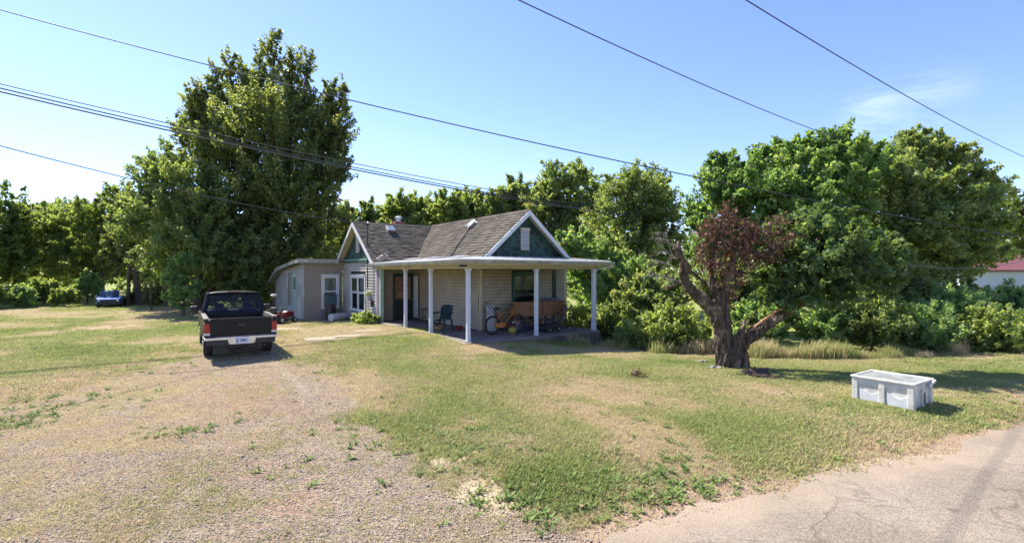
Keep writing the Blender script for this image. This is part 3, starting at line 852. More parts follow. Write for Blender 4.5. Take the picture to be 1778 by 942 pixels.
# gutters: open trough section
def gutter(p, q, out):
    p = Vector(p); q = Vector(q); o = Vector(out); Z = Vector((0, 0, 1))
    prof = [(0, 0), (0.0, -.12), (.075, -.12), (.105, -.055), (.115, 0), (.105, 0), (.095, -.05), (.07, -.11), (.006, -.112), (.006, 0)]
    vs = [tuple(p + o * a + Z * b_) for a, b_ in prof] + [tuple(q + o * a + Z * b_) for a, b_ in prof]
    n = len(prof)
    return MB().add(vs, [(i, (i + 1) % n, n + (i + 1) % n, n + i) for i in range(n)] + [tuple(range(n))[::-1], tuple(range(n, 2 * n))]).build('gutter', M_GUTTER, house)
gutter((-.54, -.44, 2.875), (5.95, -.44, 2.855), (0, -1, 0))
gutter((-.44, -.44, 2.875), (-.44, 7.75, 2.79), (-1, 0, 0))
MB().box(-.435, 5.92, -.435, -.40, 2.70, 2.81).box(-.435, -.40, -.40, 7.6, 2.70, 2.81).box(5.90, 5.93, -.40, 2.25, 2.76, 2.86).build('fascia', M_CREAMTRIM, house)
MB().tube([(5.9, -.48, 2.74), (5.8, -.35, 2.66), (5.52, -.05, 2.60), (5.50, .02, 2.4), (5.50, .02, .35), (5.56, -.02, .28)], .035, 8).build('downspout', M_WHITE, house)
MB().box(-.50, -.30, -.46, -.30, 2.64, 2.70).build('corner_outlet', M_DARK, house)

# --- front door in the wing wall
dr = MB().box(.70, .76, 7.85, 7.93, SLAB, 2.42).box(1.64, 1.70, 7.85, 7.93, SLAB, 2.42).box(.76, 1.64, 7.85, 7.93, 2.35, 2.42).build('door', M_GREEN, house); dr['label'] = 'dark green front door with a framed poster in its glass'
MB().box(.76, 1.64, 7.90, 7.93, SLAB, 2.35).build('door_leaf', mat('dark_door', (.018, .022, .018), .4), dr)
MB().box(.86, 1.50, 7.885, 7.90, 1.30, 2.22).build('poster', mat('faded_red_poster', (.26, .12, .075), .7, col2=(.17, .085, .05), scale=6), dr)
pf_ = MB().box(.84, .86, 7.88, 7.90, 1.28, 2.24).box(1.50, 1.52, 7.88, 7.90, 1.28, 2.24).box(.86, 1.5, 7.88, 7.90, 2.22, 2.24).box(.86, 1.5, 7.88, 7.90, 1.28, 1.30)
pf_.build('poster_frame', mat('tan_frame', (.33, .26, .17), .6), dr)
MB().torus((1.18, 7.883, 1.86), .17, .016, 'y', 20, 5).build('poster_ring', mat('pale_print', (.36, .28, .2), .7), dr)
MB().box(.92, 1.44, 7.880, 7.884, 1.48, 1.53).box(.98, 1.38, 7.880, 7.884, 1.38, 1.42).build('poster_line', bpy.data.materials['pale_print'], dr)
MB().ball((1.58, 7.87, 1.25), .03).build('handle', M_GALV, dr)
MB().box(1.66, 1.70, 7.42, 7.83, SLAB + .12, 2.30).build('storm_door_edge', M_WHITE, dr)

# --- windows
def blind(o, w, h, c):
    MB().box(c + .04, w - c - .04, -.001, .003, h * .62, h - c - .04).build('blind', M_BLIND, o)
window(house, (3.27, 2.28, .72), 0, 1.18, 1.72, M_GREEN, 'dark green framed window with a half lowered blind', blind, dark=M_BLACK)
window(house, (5.29, 2.28, .95), 0, .15, 1.50, M_GREEN, 'narrow green strip window', None, casing=.03)
def nets(o, w, h, c):
    for (a, b_, bw) in ((c + .04, w / 2 - .05, .15), (w - c - .04, w / 2 + .06, -.12)):
        vs = []; n = 8
        for i in range(n + 1):
            x = a + (b_ - a) * i / n; xx = a + (b_ - a) * i / n * .55
            y = 0.0 + .004 * math.sin(i * 2.4)
            vs += [(x, y, h - c - .05), (xx, y, h * .52)]
        MB().add(vs, [(2 * i, 2 * i + 1, 2 * i + 3, 2 * i + 2) for i in range(n)]).build('curtain', M_CURT, o)
def teal(o, w, h, c):
    nets(o, w, h, c)
window(house, (-1.09, 12.9, .66), 0, .88, 1.66, M_WHITE, 'white framed window of the flat roofed addition', teal, casing=.12)
window(house, (0, 11.53, .66), R(-90), 2.12, 1.66, M_WHITE, 'white double window with a central mullion', None, mullion=True, casing=.10)
M_SAGE = M_LGREEN
window(house, (-1.9, 15.5, .70), R(-90), 1.05, 1.65, M_SAGE, 'pale green framed side window', None, casing=.14)

# --- the addition behind
prof = [(12.9, 3.02), (18.2, 2.62), (20.3, 1.88), (20.3, -.3), (12.9, -.3)]
add = MB().prism(prof, -1.88, -.03, 'x').build('addition', M_PANEL, house); add['label'] = 'low taupe addition with a curved shed roof'
wa = wall_frame(house, (-1.9, 20.3, 0), R(-90), 'wall', 'clapboard side wall of the addition')
topf = lambda x: 3.0 - (.40 / 5.3) * ((20.3 - x) - 12.9) if (20.3 - x) < 18.2 else 2.6 - (.74 / 2.1) * ((20.3 - x) - 18.2)
siding(wa, 0, 7.35, -.3, 3.0, M_SIDING2, openings=[(3.75, 4.85, .66, 2.40)], top=lambda x: (3.0 - .0755 * ((20.3 - x) - 12.9)) if (20.3 - x) < 18.2 else (2.6 - .352 * ((20.3 - x) - 18.2)), off=-.0)
MB().box(7.32, 7.43, -.03, .05, -.3, 2.98).build('corner_board', M_PANEL, wa)
ra = [(12.55, 3.10), (13.6, 3.06), (18.2, 2.70), (20.7, 1.85)]
mb = MB()
for (p, q) in zip(ra[:-1], ra[1:]):
    mb.slab([(-2.25, p[0], p[1]), (.02, p[0], p[1]), (.02, q[0], q[1]), (-2.25, q[0], q[1])], .05)
ar = mb.build('addition_roof', M_METALROOF, house)
mb = MB()
for (p, q) in zip(ra[:-1], ra[1:]):
    vs = [(-2.28, p[0], p[1] + .01), (-2.28, q[0], q[1] + .01), (-2.28, q[0], q[1] - .17), (-2.28, p[0], p[1] - .17)]
    mb.add(vs + [(v[0] + .028, v[1], v[2]) for v in vs], [(0, 1, 2, 3), (7, 6, 5, 4), (0, 4, 5, 1), (3, 2, 6, 7)])
mb.box(-2.28, -.32, 12.52, 12.548, 2.93, 3.12)
mb.build('fascia', M_GUTTER, ar)
MB().slab([(-2.25, 12.56, 2.95), (0, 12.56, 2.95), (0, 12.88, 2.95), (-2.25, 12.88, 2.95)], .02).build('soffit', M_CREAM, ar)

# --- service mast, conduit and meter on the gable end
mast = MB().tube([(-.16, 8.72, 1.75), (-.16, 8.72, 4.55)], .03, 8).tube([(-.16, 8.72, 4.5), (-.16, 8.72, 4.62), (-.16, 8.66, 4.70), (-.16, 8.58, 4.62)], [.05, .06, .055, .04], 8).build('service_mast', M_DMETAL, house)
MB().tube([(-.16, 8.72, 1.75), (-.16, 8.72, 1.3), (-.1, 8.72, .9), (-.06, 8.70, .1)], .022, 8).build('conduit', M_GALV, mast)
MB().cyl((-.04, 8.72, 1.50), (-.20, 8.72, 1.50), .10).ball((-.2, 8.72, 1.50), (.06, .08, .08)).build('meter_dial', mat('yellow_green_meter', (.42, .52, .15), .4), mast)
MB().box(-.14, -.03, 8.62, 8.82, 1.22, 1.44).build('meter_box', M_GALV, mast, bevel=.01)
MB().box(-.12, -.03, 8.30, 8.48, .95, 1.2).build('junction_box', M_BLACK, mast)
MB().tube([(-.16, 8.72, 3.55), (.1, 8.4, 3.45), (.4, 8.0, 3.2)], .02, 6).build('guy_brace', M_DMETAL, mast)
MB().box(1.98, 2.18, 2.262, 2.275, 1.98, 2.12).build('number_plate', mat('blue_grey_plate', (.22, .24, .33), .5), house)
# digits on the plate
dg = MB()
for i, x in enumerate((2.02, 2.07, 2.12)):
    dg.box(x, x + .012, 2.258, 2.262, 2.01, 2.09)
    if i: dg.box(x - .018, x, 2.258, 2.262, 2.078, 2.09).box(x - .018, x, 2.258, 2.262, 2.045, 2.057)
dg.build('plate_figures', M_WHITE, house)
MB().tube([(1.87, 2.255, 1.0), (1.87, 2.25, .9), (1.9, 2.25, .6)], .02, 6).build('hose_bib_pipe', M_GALV, house)
# ------------------------------------------------------------------ things on the porch and by the house
def hloc(a, b, z=SLAB): 
    v = H(a, b, z); return (v.x, v.y, v.z)
M_TEAL = mat('dark_teal_resin', (0.012, 0.034, 0.036), 0.7, spec=.2)
M_TYRE = mat('black_rubber', (0.018, 0.018, 0.018), 0.85)
M_ORANGE = mat('orange_bike_paint', (0.38, 0.13, 0.025), 0.35)
M_RED = mat('faded_red_paint', (0.20, 0.022, 0.018), 0.5)
# resin armchair, seat facing -y locally
ch = empty('garden_chair', hloc(.62, 2.95), HR + R(-62), 'dark teal plastic garden armchair standing on the porch against the clapboards', 'chair')
def sheet_seat():
    mb = MB(); n = 8; vs = []
    for i in range(n + 1):
        for j in range(n + 1):
            x = -.25 + .5 * i / n; y = -.24 + .48 * j / n
            vs.append((x, y, .42 - .02 * math.cos(x * 5) - .03 * (j / n)))
    up = len(vs); vs += [(v[0], v[1], v[2] - .02) for v in vs]
    fs = []
    for i in range(n):
        for j in range(n):
            a = i * (n + 1) + j; fs.append((a, a + n + 1, a + n + 2, a + 1)); b_ = a + up; fs.append((b_ + 1, b_ + n + 2, b_ + n + 1, b_))
    return mb.add(vs, fs, True)
sheet_seat().build('seat', M_TEAL, ch)
bk = MB()
n = 10
vs = []
for i in range(n + 1):
    for j in range(9):
        u = -1 + 2 * i / n; v = j / 8
        x = u * (.23 + .05 * v) * (1 if v < .8 else 1 - .25 * (v - .8) * 5 * abs(u)); z = .40 + .52 * v - .05 * u * u * (v > .9)
        y = .22 + .14 * v - .05 * u * u
        vs.append((x, y, z))
up = len(vs); vs += [(a, b_ + .02, c) for a, b_, c in vs]
fs = []
for i in range(n):
    for j in range(8):
        a = i * 9 + j; fs += [(a, a + 9, a + 10, a + 1), (a + up + 1, a + up + 10, a + up + 9, a + up)]
bk.add(vs, fs, True).tube([(x * 1, .22 + .14 - .05 * (x / .28) ** 2 + .01, .93 - .04 * (x / .28) ** 2) for x in np.linspace(-.28, .28, 9)], .018, 6).build('backrest', M_TEAL, ch)
for sx in (-1, 1):
    MB().tube([(sx * .28, .30, .66), (sx * .32, .05, .66), (sx * .32, -.20, .65), (sx * .30, -.25, .60), (sx * .29, -.27, .42)], [.02, .028, .03, .026, .024], 8).build('armrest', M_TEAL, ch)
    for (y, dy) in ((-.25, -.05), (.20, .08)):
        MB().tube([(sx * .26, y, .43), (sx * .28, y + dy, 0)], [.034, .022], 8).build('leg', M_TEAL, ch)
# small dark plant stand
st = empty('plant_stand', hloc(1.2, 5.75), HR, 'small black metal plant stand beside the front door', 'stand')
MB().cyl((0, 0, .60), (0, 0, .63), .15).build('top', M_BLACK, st)
MB().torus((0, 0, .25), .10, .01, 'z', 16, 5).build('ring', M_BLACK, st)
for k in range(3):
    t = k * 2.094
    MB().tube([(.13 * math.cos(t), .13 * math.sin(t), .6), (.06 * math.cos(t), .06 * math.sin(t), .3), (.15 * math.cos(t), .15 * math.sin(t), 0)], .011, 6).build('leg', M_BLACK, st)
# toy bits under the chair
b1 = tag(MB().ball((0, 0, .09), (.13, .10, .09), 10, 7).ball((.11, 0, .18), (.06, .055, .06), 8, 6).tube([(-.1, 0, .12), (-.2, 0, .26), (-.22, .02, .32)], [.04, .03, .01], 6).build('garden_ornament', mat('tan_pottery', (.36, .2, .09), .6, var=.3)), 'small tan ornament on the porch floor below the teal chair', 'ornament')
b1.location = hloc(.55, 3.15)
b2 = tag(MB().tube([(0, 0, 0), (0, 0, .1), (0, 0, .17)], [.08, .12, .13], 12).torus((0, 0, .17), .13, .012, 'z', 14, 5).build('flower_pot', M_RED), 'red pot on the porch floor behind the teal chair', 'pot')
b2.location = hloc(1.2, 2.75)
# leaning white board
wb = tag(MB().box(-.17, .17, -.015, .015, 0, .95).build('white_board', mat('dirty_white_board', (.50, .50, .50), .6, var=.3), bevel=.006), 'grey-white board leaning on the siding behind the orange bicycle', 'board')
wb.location = hloc(2.18, 2.02); wb.rotation_euler = (R(-9), 0, HR)

# bicycle: local x forward
bk = empty('bicycle', hloc(1.5, .92), HR + R(2), 'orange beach cruiser bicycle parked on the porch', 'bicycle')
rw = (0, 0, .33); fw = (1.10, 0, .33)
def wheel(c, nm='wheel'):
    w = MB().torus(c, .305, .026, 'y', 32, 8).build(nm, M_TYRE, bk)
    MB().torus(c, .272, .012, 'y', 32, 6).build('rim', M_DMETAL, w)
    sp = MB()
    for k in range(20):
        t = 2 * math.pi * k / 20; sp.tube([(c[0], (-1) ** k * .02, c[2]), (c[0] + .27 * math.cos(t + .2), 0, c[2] + .27 * math.sin(t + .2))], .0025, 4, cap=False)
    o = sp.build('spokes', M_GALV, w); o['kind'] = 'stuff'
    MB().cyl((c[0], -.04, c[2]), (c[0], .04, c[2]), .025, 10).build('hub', M_GALV, w)
wheel(rw); wheel(fw)
MB().tube([(.42, 0, .30), (.34, 0, .52), (.24, 0, .78)], .018, 8).tube([(.27, 0, .66), (.45, 0, .72), (.65, 0, .76), (.86, 0, .78)], .017, 8).tube([(.42, 0, .30), (.6, 0, .42), (.75, 0, .60), (.86, 0, .70)], .019, 8)\
    .tube([(0, .05, .33), (.27, .02, .68)], .011, 6).tube([(0, -.05, .33), (.27, -.02, .68)], .011, 6).tube([(0, .05, .33), (.42, .03, .30)], .012, 6).tube([(0, -.05, .33), (.42, -.03, .30)], .012, 6).tube([(.845, 0, .84), (.875, 0, .66)], .022, 8).build('frame', M_ORANGE, bk)
for s_ in (-1, 1):
    MB().tube([(.875, s_ * .03, .68), (.93, s_ * .055, .5), (1.10, s_ * .06, .33)], .013, 6).build('fork_blade', M_ORANGE, bk)
MB().tube([(.84, 0, .84), (.82, 0, 1.0)], .014, 6).tube([(.62, .30, .97), (.72, .27, 1.02), (.80, .15, 1.03), (.82, 0, 1.0), (.80, -.15, 1.03), (.72, -.27, 1.02), (.62, -.30, .97)], .013, 6).build('handlebar', M_BLACK, bk)
MB().ball((.18, 0, .89), (.15, .09, .045), 12, 6).build('saddle', M_BLACK, bk)
MB().tube([(.24, 0, .78), (.21, 0, .87)], .013, 6).build('seat_post', M_GALV, bk)
MB().prism([(.05, .26), (.05, .38), (.42, .42), (.52, .36), (.52, .26), (.42, .22)], -.075, -.055, 'y').build('chain_guard', M_ORANGE, bk)
MB().tube([(.42, -.09, .30), (.50, -.09, .16)], .01, 6).box(.46, .55, -.18, -.09, .145, .17).tube([(.42, .09, .30), (.34, .09, .44)], .01, 6).box(.30, .39, .09, .18, .43, .455).build('crank', M_BLACK, bk)
MB().torus(rw, .345, .0, 'y', 4, 3)
# yellow ball
tb = tag(MB().ball((0, 0, .14), .14, 16, 10).build('ball', mat('olive_yellow_rubber', (.26, .22, .04), .6)), 'olive yellow ball on the porch floor in front of the orange bicycle', 'ball')
tb.location = hloc(2.12, .62)
# push mowers
def mower(loc, rz, label, body_m, lean=1.0, hand=1):
    m = empty('lawn_mower', loc, rz, label, 'lawn mower', 'lawn mowers parked on the porch')
    d = MB().prism([(-.30, .10), (-.30, .20), (-.24, .26), (.24, .26), (.32, .20), (.34, .10)], -.25, .25, 'y').build('deck', body_m, m, bevel=.03)
    MB().tube([(0, 0, .26), (0, 0, .32), (0, 0, .43), (0, 0, .46)], [.14, .16, .14, .06], 14).build('engine', M_BLACK, m, bevel=.01)
    MB().box(-.12, .12, -.17, -.15, .31, .36).build('pale_badge', M_WHITE, m)
    for (x, y) in ((-.24, .28), (-.24, -.28), (.26, .28), (.26, -.28)):
        w = MB().cyl((x, y - .022, .10), (x, y + .022, .10), .10, 16).build('wheel', M_TYRE, m)
        MB().cyl((x, y - .026, .10), (x, y + .026, .10), .045, 10).build('hub_cap', M_GALV, w)
    hb = MB()
    for s_ in (-1, 1): hb.tube([(-.28, s_ * .22, .2), (-.62, s_ * .21, .62), (-.95, s_ * .2, 1.02)], .013, 6)
    hb.tube([(-.95, -.2, 1.02), (-1.02, -.15, 1.06), (-1.02, .15, 1.06), (-.95, .2, 1.02)], .013, 6).tube([(-.62, -.21, .62), (-.62, .21, .62)], .01, 6)
    hb.build('handle', M_BLACK, m)
    return m
mower(hloc(2.75, 1.52), HR + R(-14), 'lawn mower behind the orange bicycle with its black handle reaching over the rear wheel', M_RED)
mower(hloc(3.72, .62), HR + R(192), 'dark mower with a pale badge just right of the middle porch post', M_BLACK)
# long wooden chest on trestle legs
def chest(a0, a1, label, gx):
    c = empty('wooden_chest', hloc((a0 + a1) / 2, 1.5, SLAB + .60), HR, label, 'chest', 'orange pine chests on the porch bench')
    w = (a1 - a0) / 2
    for k in range(3):
        z = k * .148
        me = None
        for y in (-.28, .26):
            MB().box(-w, w, y, y + .02, z, z + .142).build('plank', M_WOOD, c, bevel=.004)
    for x in (-w, w - .02):
        MB().box(x + .001, x + .019, -.26, .26, 0, .44).build('end_board', M_WOOD, c)
    for x in (-w + .03, -.03, w - .09):
        MB().box(x, x + .06, -.30, -.28, 0, .442).build('batten', M_WOOD, c)
    MB().box(-w, w, -.28, .28, -.02, 0).build('bottom_board', M_WOOD, c)
    MB().box(-.03, .03, -.305, -.29, .2, .26).build('clasp', M_BLACK, c)
    return c
chest(2.86, 3.90, 'orange pine chest on the porch bench, its left end in front of the dark window', 0)
chest(3.93, 4.98, 'orange pine chest on the porch bench, right of the middle porch post', 0)
be = empty('work_bench', hloc(3.9, 1.5), HR, 'brown wooden trestle bench carrying two orange chests on the porch', 'bench')
MB().box(-1.02, 1.08, -.25, .25, .53, .575).build('bench_top', M_WOOD, be)
for x in (-.75, -.62, .55, .98):
    for y in (-.2, .2):
        MB().bar((x, y, .53), (x + (.04 if x > 0 else -.04), y * 1.2, 0), .06, .05).build('leg', M_RUST, be)
MB().bar((-.7, -.22, .2), (.2, -.22, .33), .04, .03).build('brace', M_WOOD, be)
cn = tag(MB().ball((0, 0, .04), (.03, .03, .05), 8, 5).tube([(0, 0, 0), (.02, 0, .1), (0, .0, .14)], [.03, .02, .01], 6).build('white_figure', M_WHITE), 'tiny white object standing on the left orange chest', 'ornament')
cn.location = hloc(3.62, 1.3, SLAB + 1.045)
# plastic-wrapped bundle on top
bd = MB()
for k in range(9):
    x = -.4 + .1 * k
    bd.tube([(x, -.12, .03), (x + .02, 0, .10 + .03 * math.sin(k * 2)), (x, .14, .04)], .03, 6, jit=.3, rng=rng)
bd = tag(bd.build('wire_bundle', mat('grey_netting', (.25, .26, .29), .6, var=.5)), 'grey tangled netting bundle lying on the right orange chest', 'bundle')
bd.location = hloc(4.55, 1.5, SLAB + 1.045); bd.rotation_euler = (0, 0, HR)
# metal exercise frame
ef = empty('exercise_frame', hloc(4.55, .85), HR, 'black tubular exercise frame at the right end of the porch', 'exercise frame')
for s_ in (-1, 1):
    MB().tube([(-.75, s_ * .2, .03), (-.3, s_ * .2, .35), (.15, s_ * .2, .72), (.32, s_ * .2, .92)], .018, 6).build('side_rail', M_BLACK, ef)
    MB().tube([(.45, s_ * .2, 0), (.42, s_ * .2, .45), (.36, s_ * .2, .9)], .018, 6).build('upright', M_BLACK, ef)
    MB().tube([(0, s_ * .22, 0), (.02, s_ * .22, .60)], .022, 6).build('leg', M_BLACK, ef)
MB().torus((.33, 0, .85), .16, .016, 'y', 20, 6).build('flywheel', M_BLACK, ef)
MB().tube([(.36, -.2, .9), (.36, .2, .9)], .016, 6).tube([(.0, -.22, .35), (.62, -.22, .60)], .016, 6).tube([(.62, -.22, .60), (.60, -.22, 0)], .014, 6).build('cross_bar', M_BLACK, ef)
MB().ball((-.35, 0, .22), (.17, .12, .10), 12, 8).build('seat_pad', M_BLACK, ef)
# clutter under the bench
cl = tag(MB().box(-.28, .28, -.2, .2, 0, .28).build('storage_tote', mat('dark_purple_plastic', (.05, .035, .06), .5), bevel=.03), 'dark plastic tote on the porch floor under the bench', 'tote')
cl.location = hloc(3.05, 1.35); cl.rotation_euler = (0, 0, HR + .2)
cl2 = tag(MB().box(-.2, .2, -.16, .16, 0, .34).build('fuel_can', mat('dull_maroon', (.12, .03, .03), .5), bevel=.04), 'dull maroon can under the middle of the porch bench', 'can')
cl2.location = hloc(3.9, 1.5)

# --- by the addition
bar = empty('barrel', H(-.55, 11.75, 0), HR + R(28), 'white drum lying on its side on the grass against the house', 'barrel')
MB().tube([(-.52, 0, .26), (-.5, 0, .26), (.5, 0, .26), (.52, 0, .26)], [.17, .185, .185, .17], 20).build('drum_shell', mat('dirty_white_drum', (.60, .55, .50), .5, var=.2), bar)
MB().torus((-.51, 0, .26), .165, .018, 'x', 20, 6).build('rim', M_WHITE, bar)
MB().bar((-.3, -.22, .04), (-.3, .22, .04), .09, .09).bar((.3, -.22, .04), (.3, .22, .04), .09, .09).build('cradle', M_RUST, bar)
sb = tag(MB().tube([(0, 0, 0), (0, 0, .04), (0, 0, .85)], [.22, .24, .24], 14).box(-.10, .10, -.27, -.22, .0, .9).build('burn_barrel', mat('dark_brown_metal', (.05, .03, .025), .5, var=.3)), 'dark brown cylindrical burn barrel under the white framed window', 'barrel')
sb.location = H(-.75, 12.45, -.03)
tl = tag(MB().box(-.25, .25, -.17, .17, 0, .48).box(-.3, .3, -.2, .2, .48, .52).build('cooler_box', mat('dark_teal_box', (.03, .075, .09), .4), bevel=.03), 'dark teal cooler box standing in front of the lower window sash', 'cooler')
tl.location = H(-.75, 12.42, .82); tl.rotation_euler = (0, 0, HR)
# riding mower
rm = empty('riding_mower', H(-3.05, 12.6, 0), HR + R(40), 'faded red riding mower parked between the pickup and the addition', 'riding mower')
rm.scale = (.85, .85, .8); rm.location.z = tz(rm.location.x, rm.location.y)
MB().prism([(.15, .35), (.15, .62), (.30, .72), (.80, .66), (.86, .58), (.86, .34)], -.24, .24, 'y').build('hood', M_RED, rm, bevel=.05)
MB().prism([(-.75, .35), (-.80, .55), (-.55, .62), (-.1, .55), (.1, .38), (.1, .3), (-.7, .3)], -.38, .38, 'y').build('rear_body', M_RED, rm, bevel=.04)
MB().box(-.5, .2, -.5, .5, .12, .24).build('cutting_deck', M_BLACK, rm, bevel=.05)
MB().box(-.55, -.12, -.2, .2, .60, .70).box(-.62, -.52, -.2, .2, .66, .98).build('seat', M_BLACK, rm, bevel=.04)
MB().torus((.12, 0, .90), .16, .017, 'z', 18, 6).tube([(.2, 0, .62), (.12, 0, .9)], .02, 6).tube([(-.04, 0, .9), (.28, 0, .9)], .012, 6).build('steering_wheel', M_BLACK, rm)
for (x, y, r, w_) in ((-.52, .42, .24, .11), (-.52, -.42, .24, .11), (.68, .34, .17, .08), (.68, -.34, .17, .08)):
    w = MB().tube([(x, y - w_, r), (x, y - w_ * .8, r), (x, y + w_ * .8, r), (x, y + w_, r)], [r * .85, r, r, r * .85], 20).build('wheel', M_TYRE, rm)
    MB().cyl((x, y - w_ - .004, r), (x, y + w_ + .004, r), r * .5, 12).build('rim', M_WHITE, w)
bx = empty('trimmer', H(-3.3, 13.4, 0), HR, 'white topped pole trimmer leaning behind the red riding mower', 'trimmer')
bx.location.z = tz(bx.location.x, bx.location.y)
MB().tube([(0, 0, 0), (.1, .1, 1.25)], .02, 6).build('shaft', M_DMETAL, bx)
MB().ball((.1, .1, 1.28), (.16, .1, .07), 10, 6).build('motor_cap', M_WHITE, bx)
MB().ball((0.0, 0.0, .06), (.12, .12, .05), 10, 6).build('trimmer_head', M_RED, bx)

# concrete paving slabs in the grass
M_PAVE = mat('old_pale_paving', (.34, .30, .21), .9, var=.3, scale=3, bump=.3)
ps = [(655, 604, 1.75, .36, 8), (560, 588, 1.1, .8, 5), (612, 583, 1.2, .5, 0), (700, 598, .9, .35, 0), (640, 574, 1.0, .5, 12), (500, 571, 1.0, .7, 0)]
plab = ['long pale paving slab half sunk in the lawn, longest of the front path', 'broad pale paving slab in the grass near the pickup', 'pale paving slab in the grass before the white barrel',
        'short pale paving slab in the lawn in front of the second porch post', 'pale slab at the foot of the porch corner pilaster', 'pale slab in the grass beside the riding mower']
for (px, py, L_, W_, rr), lb in zip(ps, plab):
    g = G(px, py)
    o = tag(MB().box(-L_ / 2, L_ / 2, -W_ / 2, W_ / 2, -.05, .022).build('paving_slab', M_PAVE, bevel=.012), lb, 'paving slab', 'pale paving slabs sunk in the lawn')
    o.location = (g.x, g.y, g.z); o.rotation_euler = (0, 0, HR + R(rr - 10))

# ------------------------------------------------------------------ pickup seen from behind
M_PAINT = mat('faded_dark_pickup_paint', (0.007, 0.007, 0.0065), 0.4, spec=.25, coat=.05, var=.4, scale=1.5)
M_TAIL = mat('red_tail_lens', (0.33, 0.015, 0.012), 0.25)
M_TAILW = mat('clear_lens', (0.65, 0.55, 0.48), 0.2)
M_CHROME = mat('scuffed_chrome', (0.62, 0.65, 0.72), 0.22, metal=0.9, var=.2)
M_TGLASS = glass_mat('tinted_glass', (0.78, 0.78, 0.86), 0.02)
M_SGLASS = glass_mat('windscreen_glass', (0.85, 0.9, 0.9), 0.03)
M_INT = mat('cab_interior', (0.03, 0.028, 0.03), .8)
def arch_poly(y0, y1, zb, zt, wheels, r):
    """side panel outline with semicircular cut-outs in the bottom edge"""
    pts = [(y0, zt), (y0, zb)]
    for wy in wheels:
        pts.append((wy - r, zb))
        for k in range(1, 12):
            t = math.pi - math.pi * k / 12
            pts.append((wy + r * math.cos(t), max(zb, .36 + r * math.sin(t))))
        pts.append((wy + r, zb))
    pts += [(y1, zb), (y1, zt)]
    return pts
tpos = G(368, 617)
tpos = Vector((0, 0, 0)) + G(416, 616.5)
TR = R(33)
truck = empty('pickup_truck', (0, 0, 0), TR, 'dark compact pickup truck seen from behind at the end of the gravel drive', 'pickup truck')
truck.location = Vector((tpos.x, tpos.y, tpos.z)) + Vector((-math.sin(TR), math.cos(TR), 0)) * (-.55)
Wd = .86
def car_side(parent, s_, y0, y1, zb, zt, wheels, r, m, name, t=.05, belly=.04):
    poly = arch_poly(y0, y1, zb, zt, wheels, r)
    x0, x1 = sorted((s_ * Wd, s_ * (Wd - t)))
    return MB().prism(poly[::-1] if s_ > 0 else poly, x0, x1, 'x').build(name, m, parent, bevel=.012)
for s_ in (-1, 1):
    car_side(truck, s_, 0.0, 2.05, .50, 1.06, [.98], .40, M_PAINT, 'bed_side')
    MB().box(*(sorted((s_ * (Wd - .10), s_ * (Wd + .012)))), .0, 2.05, 1.06, 1.10).build('bed_rail', mat('sunlit_rail_tan', (.12, .10, .085), .5) if s_ < 0 else bpy.data.materials['sunlit_rail_tan'], truck, bevel=.01)
    MB().box(*(sorted((s_ * (Wd - .05), s_ * (Wd - .14)))), .04, 2.02, .55, 1.04).build('bed_inner_wall', M_BLACK, truck)
    car_side(truck, s_, 2.08, 3.22, .38, 1.08, [], .4, M_PAINT, 'door', t=.10)
    MB().box(*(sorted((s_ * (Wd + .004), s_ * (Wd + .03)))), 2.25, 2.45, .92, .96).build('handle', M_BLACK, truck)
    car_side(truck, s_, 3.22, 4.85, .40, 1.04, [3.95], .40, M_PAINT, 'front_fender', t=.12)
    # lamps
    tl_ = MB().box(*(sorted((s_ * (Wd - .13), s_ * (Wd + .008)))), -.018, .08, .72, .96).build('tail_light', M_TAIL, truck, bevel=.01)
    MB().box(*(sorted((s_ * (Wd - .13), s_ * (Wd + .009)))), -.019, .081, .655, .715).build('reversing_lens', M_TAILW, tl_)
    # mirror
    mi = MB().box(*(sorted((s_ * (Wd + .06), s_ * (Wd + .26)))), 3.02, 3.10, 1.10, 1.26).build('mirror', M_BLACK, truck, bevel=.03)
    MB().tube([(s_ * .82, 3.1, 1.12), (s_ * (Wd + .08), 3.06, 1.16)], .02, 6).build('mirror_arm', M_BLACK, mi)
    for wy in (.98, 3.95):
        x = s_ * (Wd - .12)
        w = MB().tube([(x - .11, wy, .345), (x - .09, wy, .345), (x + .09, wy, .345), (x + .11, wy, .345)], [.29, .345, .345, .29], 28).build('wheel', M_TYRE, truck)
        MB().cyl((x + s_ * .105, wy, .345), (x + s_ * .118, wy, .345), .20, 20).build('rim', M_GALV, w)
        MB().cyl((x + s_ * .117, wy, .345), (x + s_ * .13, wy, .345), .06, 10).build('hub_cap', M_CHROME, w)
MB().box(-Wd + .14, Wd - .14, .05, 2.02, .52, .56).build('bed_floor', M_BLACK, truck)
MB().box(-Wd + .14, Wd - .14, 1.99, 2.04, .56, 1.06).build('bed_front_wall', M_PAINT, truck)
tg = MB().box(-Wd + .135, Wd - .135, -.012, .05, .60, 1.085).build('tailgate', M_PAINT, truck, bevel=.012)
MB().box(-Wd + .2, Wd - .2, -.019, -.0125, .70, .98).build('pressed_panel', M_PAINT, tg, bevel=.006)
MB().box(-.09, .09, -.035, -.0195, .86, .94).build('latch_handle', M_BLACK, tg, bevel=.008)
bmp = MB().box(-Wd - .01, -.34, -.13, -.02, .53, .60).box(.34, Wd + .01, -.13, -.02, .53, .60)
bmp.prism([(-.36, .60), (.36, .60), (.30, .40), (-.30, .40)], -.13, -.03, 'y')
bp_ = bmp.build('rear_bumper', M_CHROME, truck, bevel=.01)
pm = bpy.data.materials.new('number_plate_print'); 
M_PLATE = mat('pale_number_plate', (.55, .57, .62), .4)
pl = MB().box(-.155, .155, -.14, -.131, .42, .575).build('number_plate', M_PLATE, bp_)
bpy.data.materials.remove(pm)
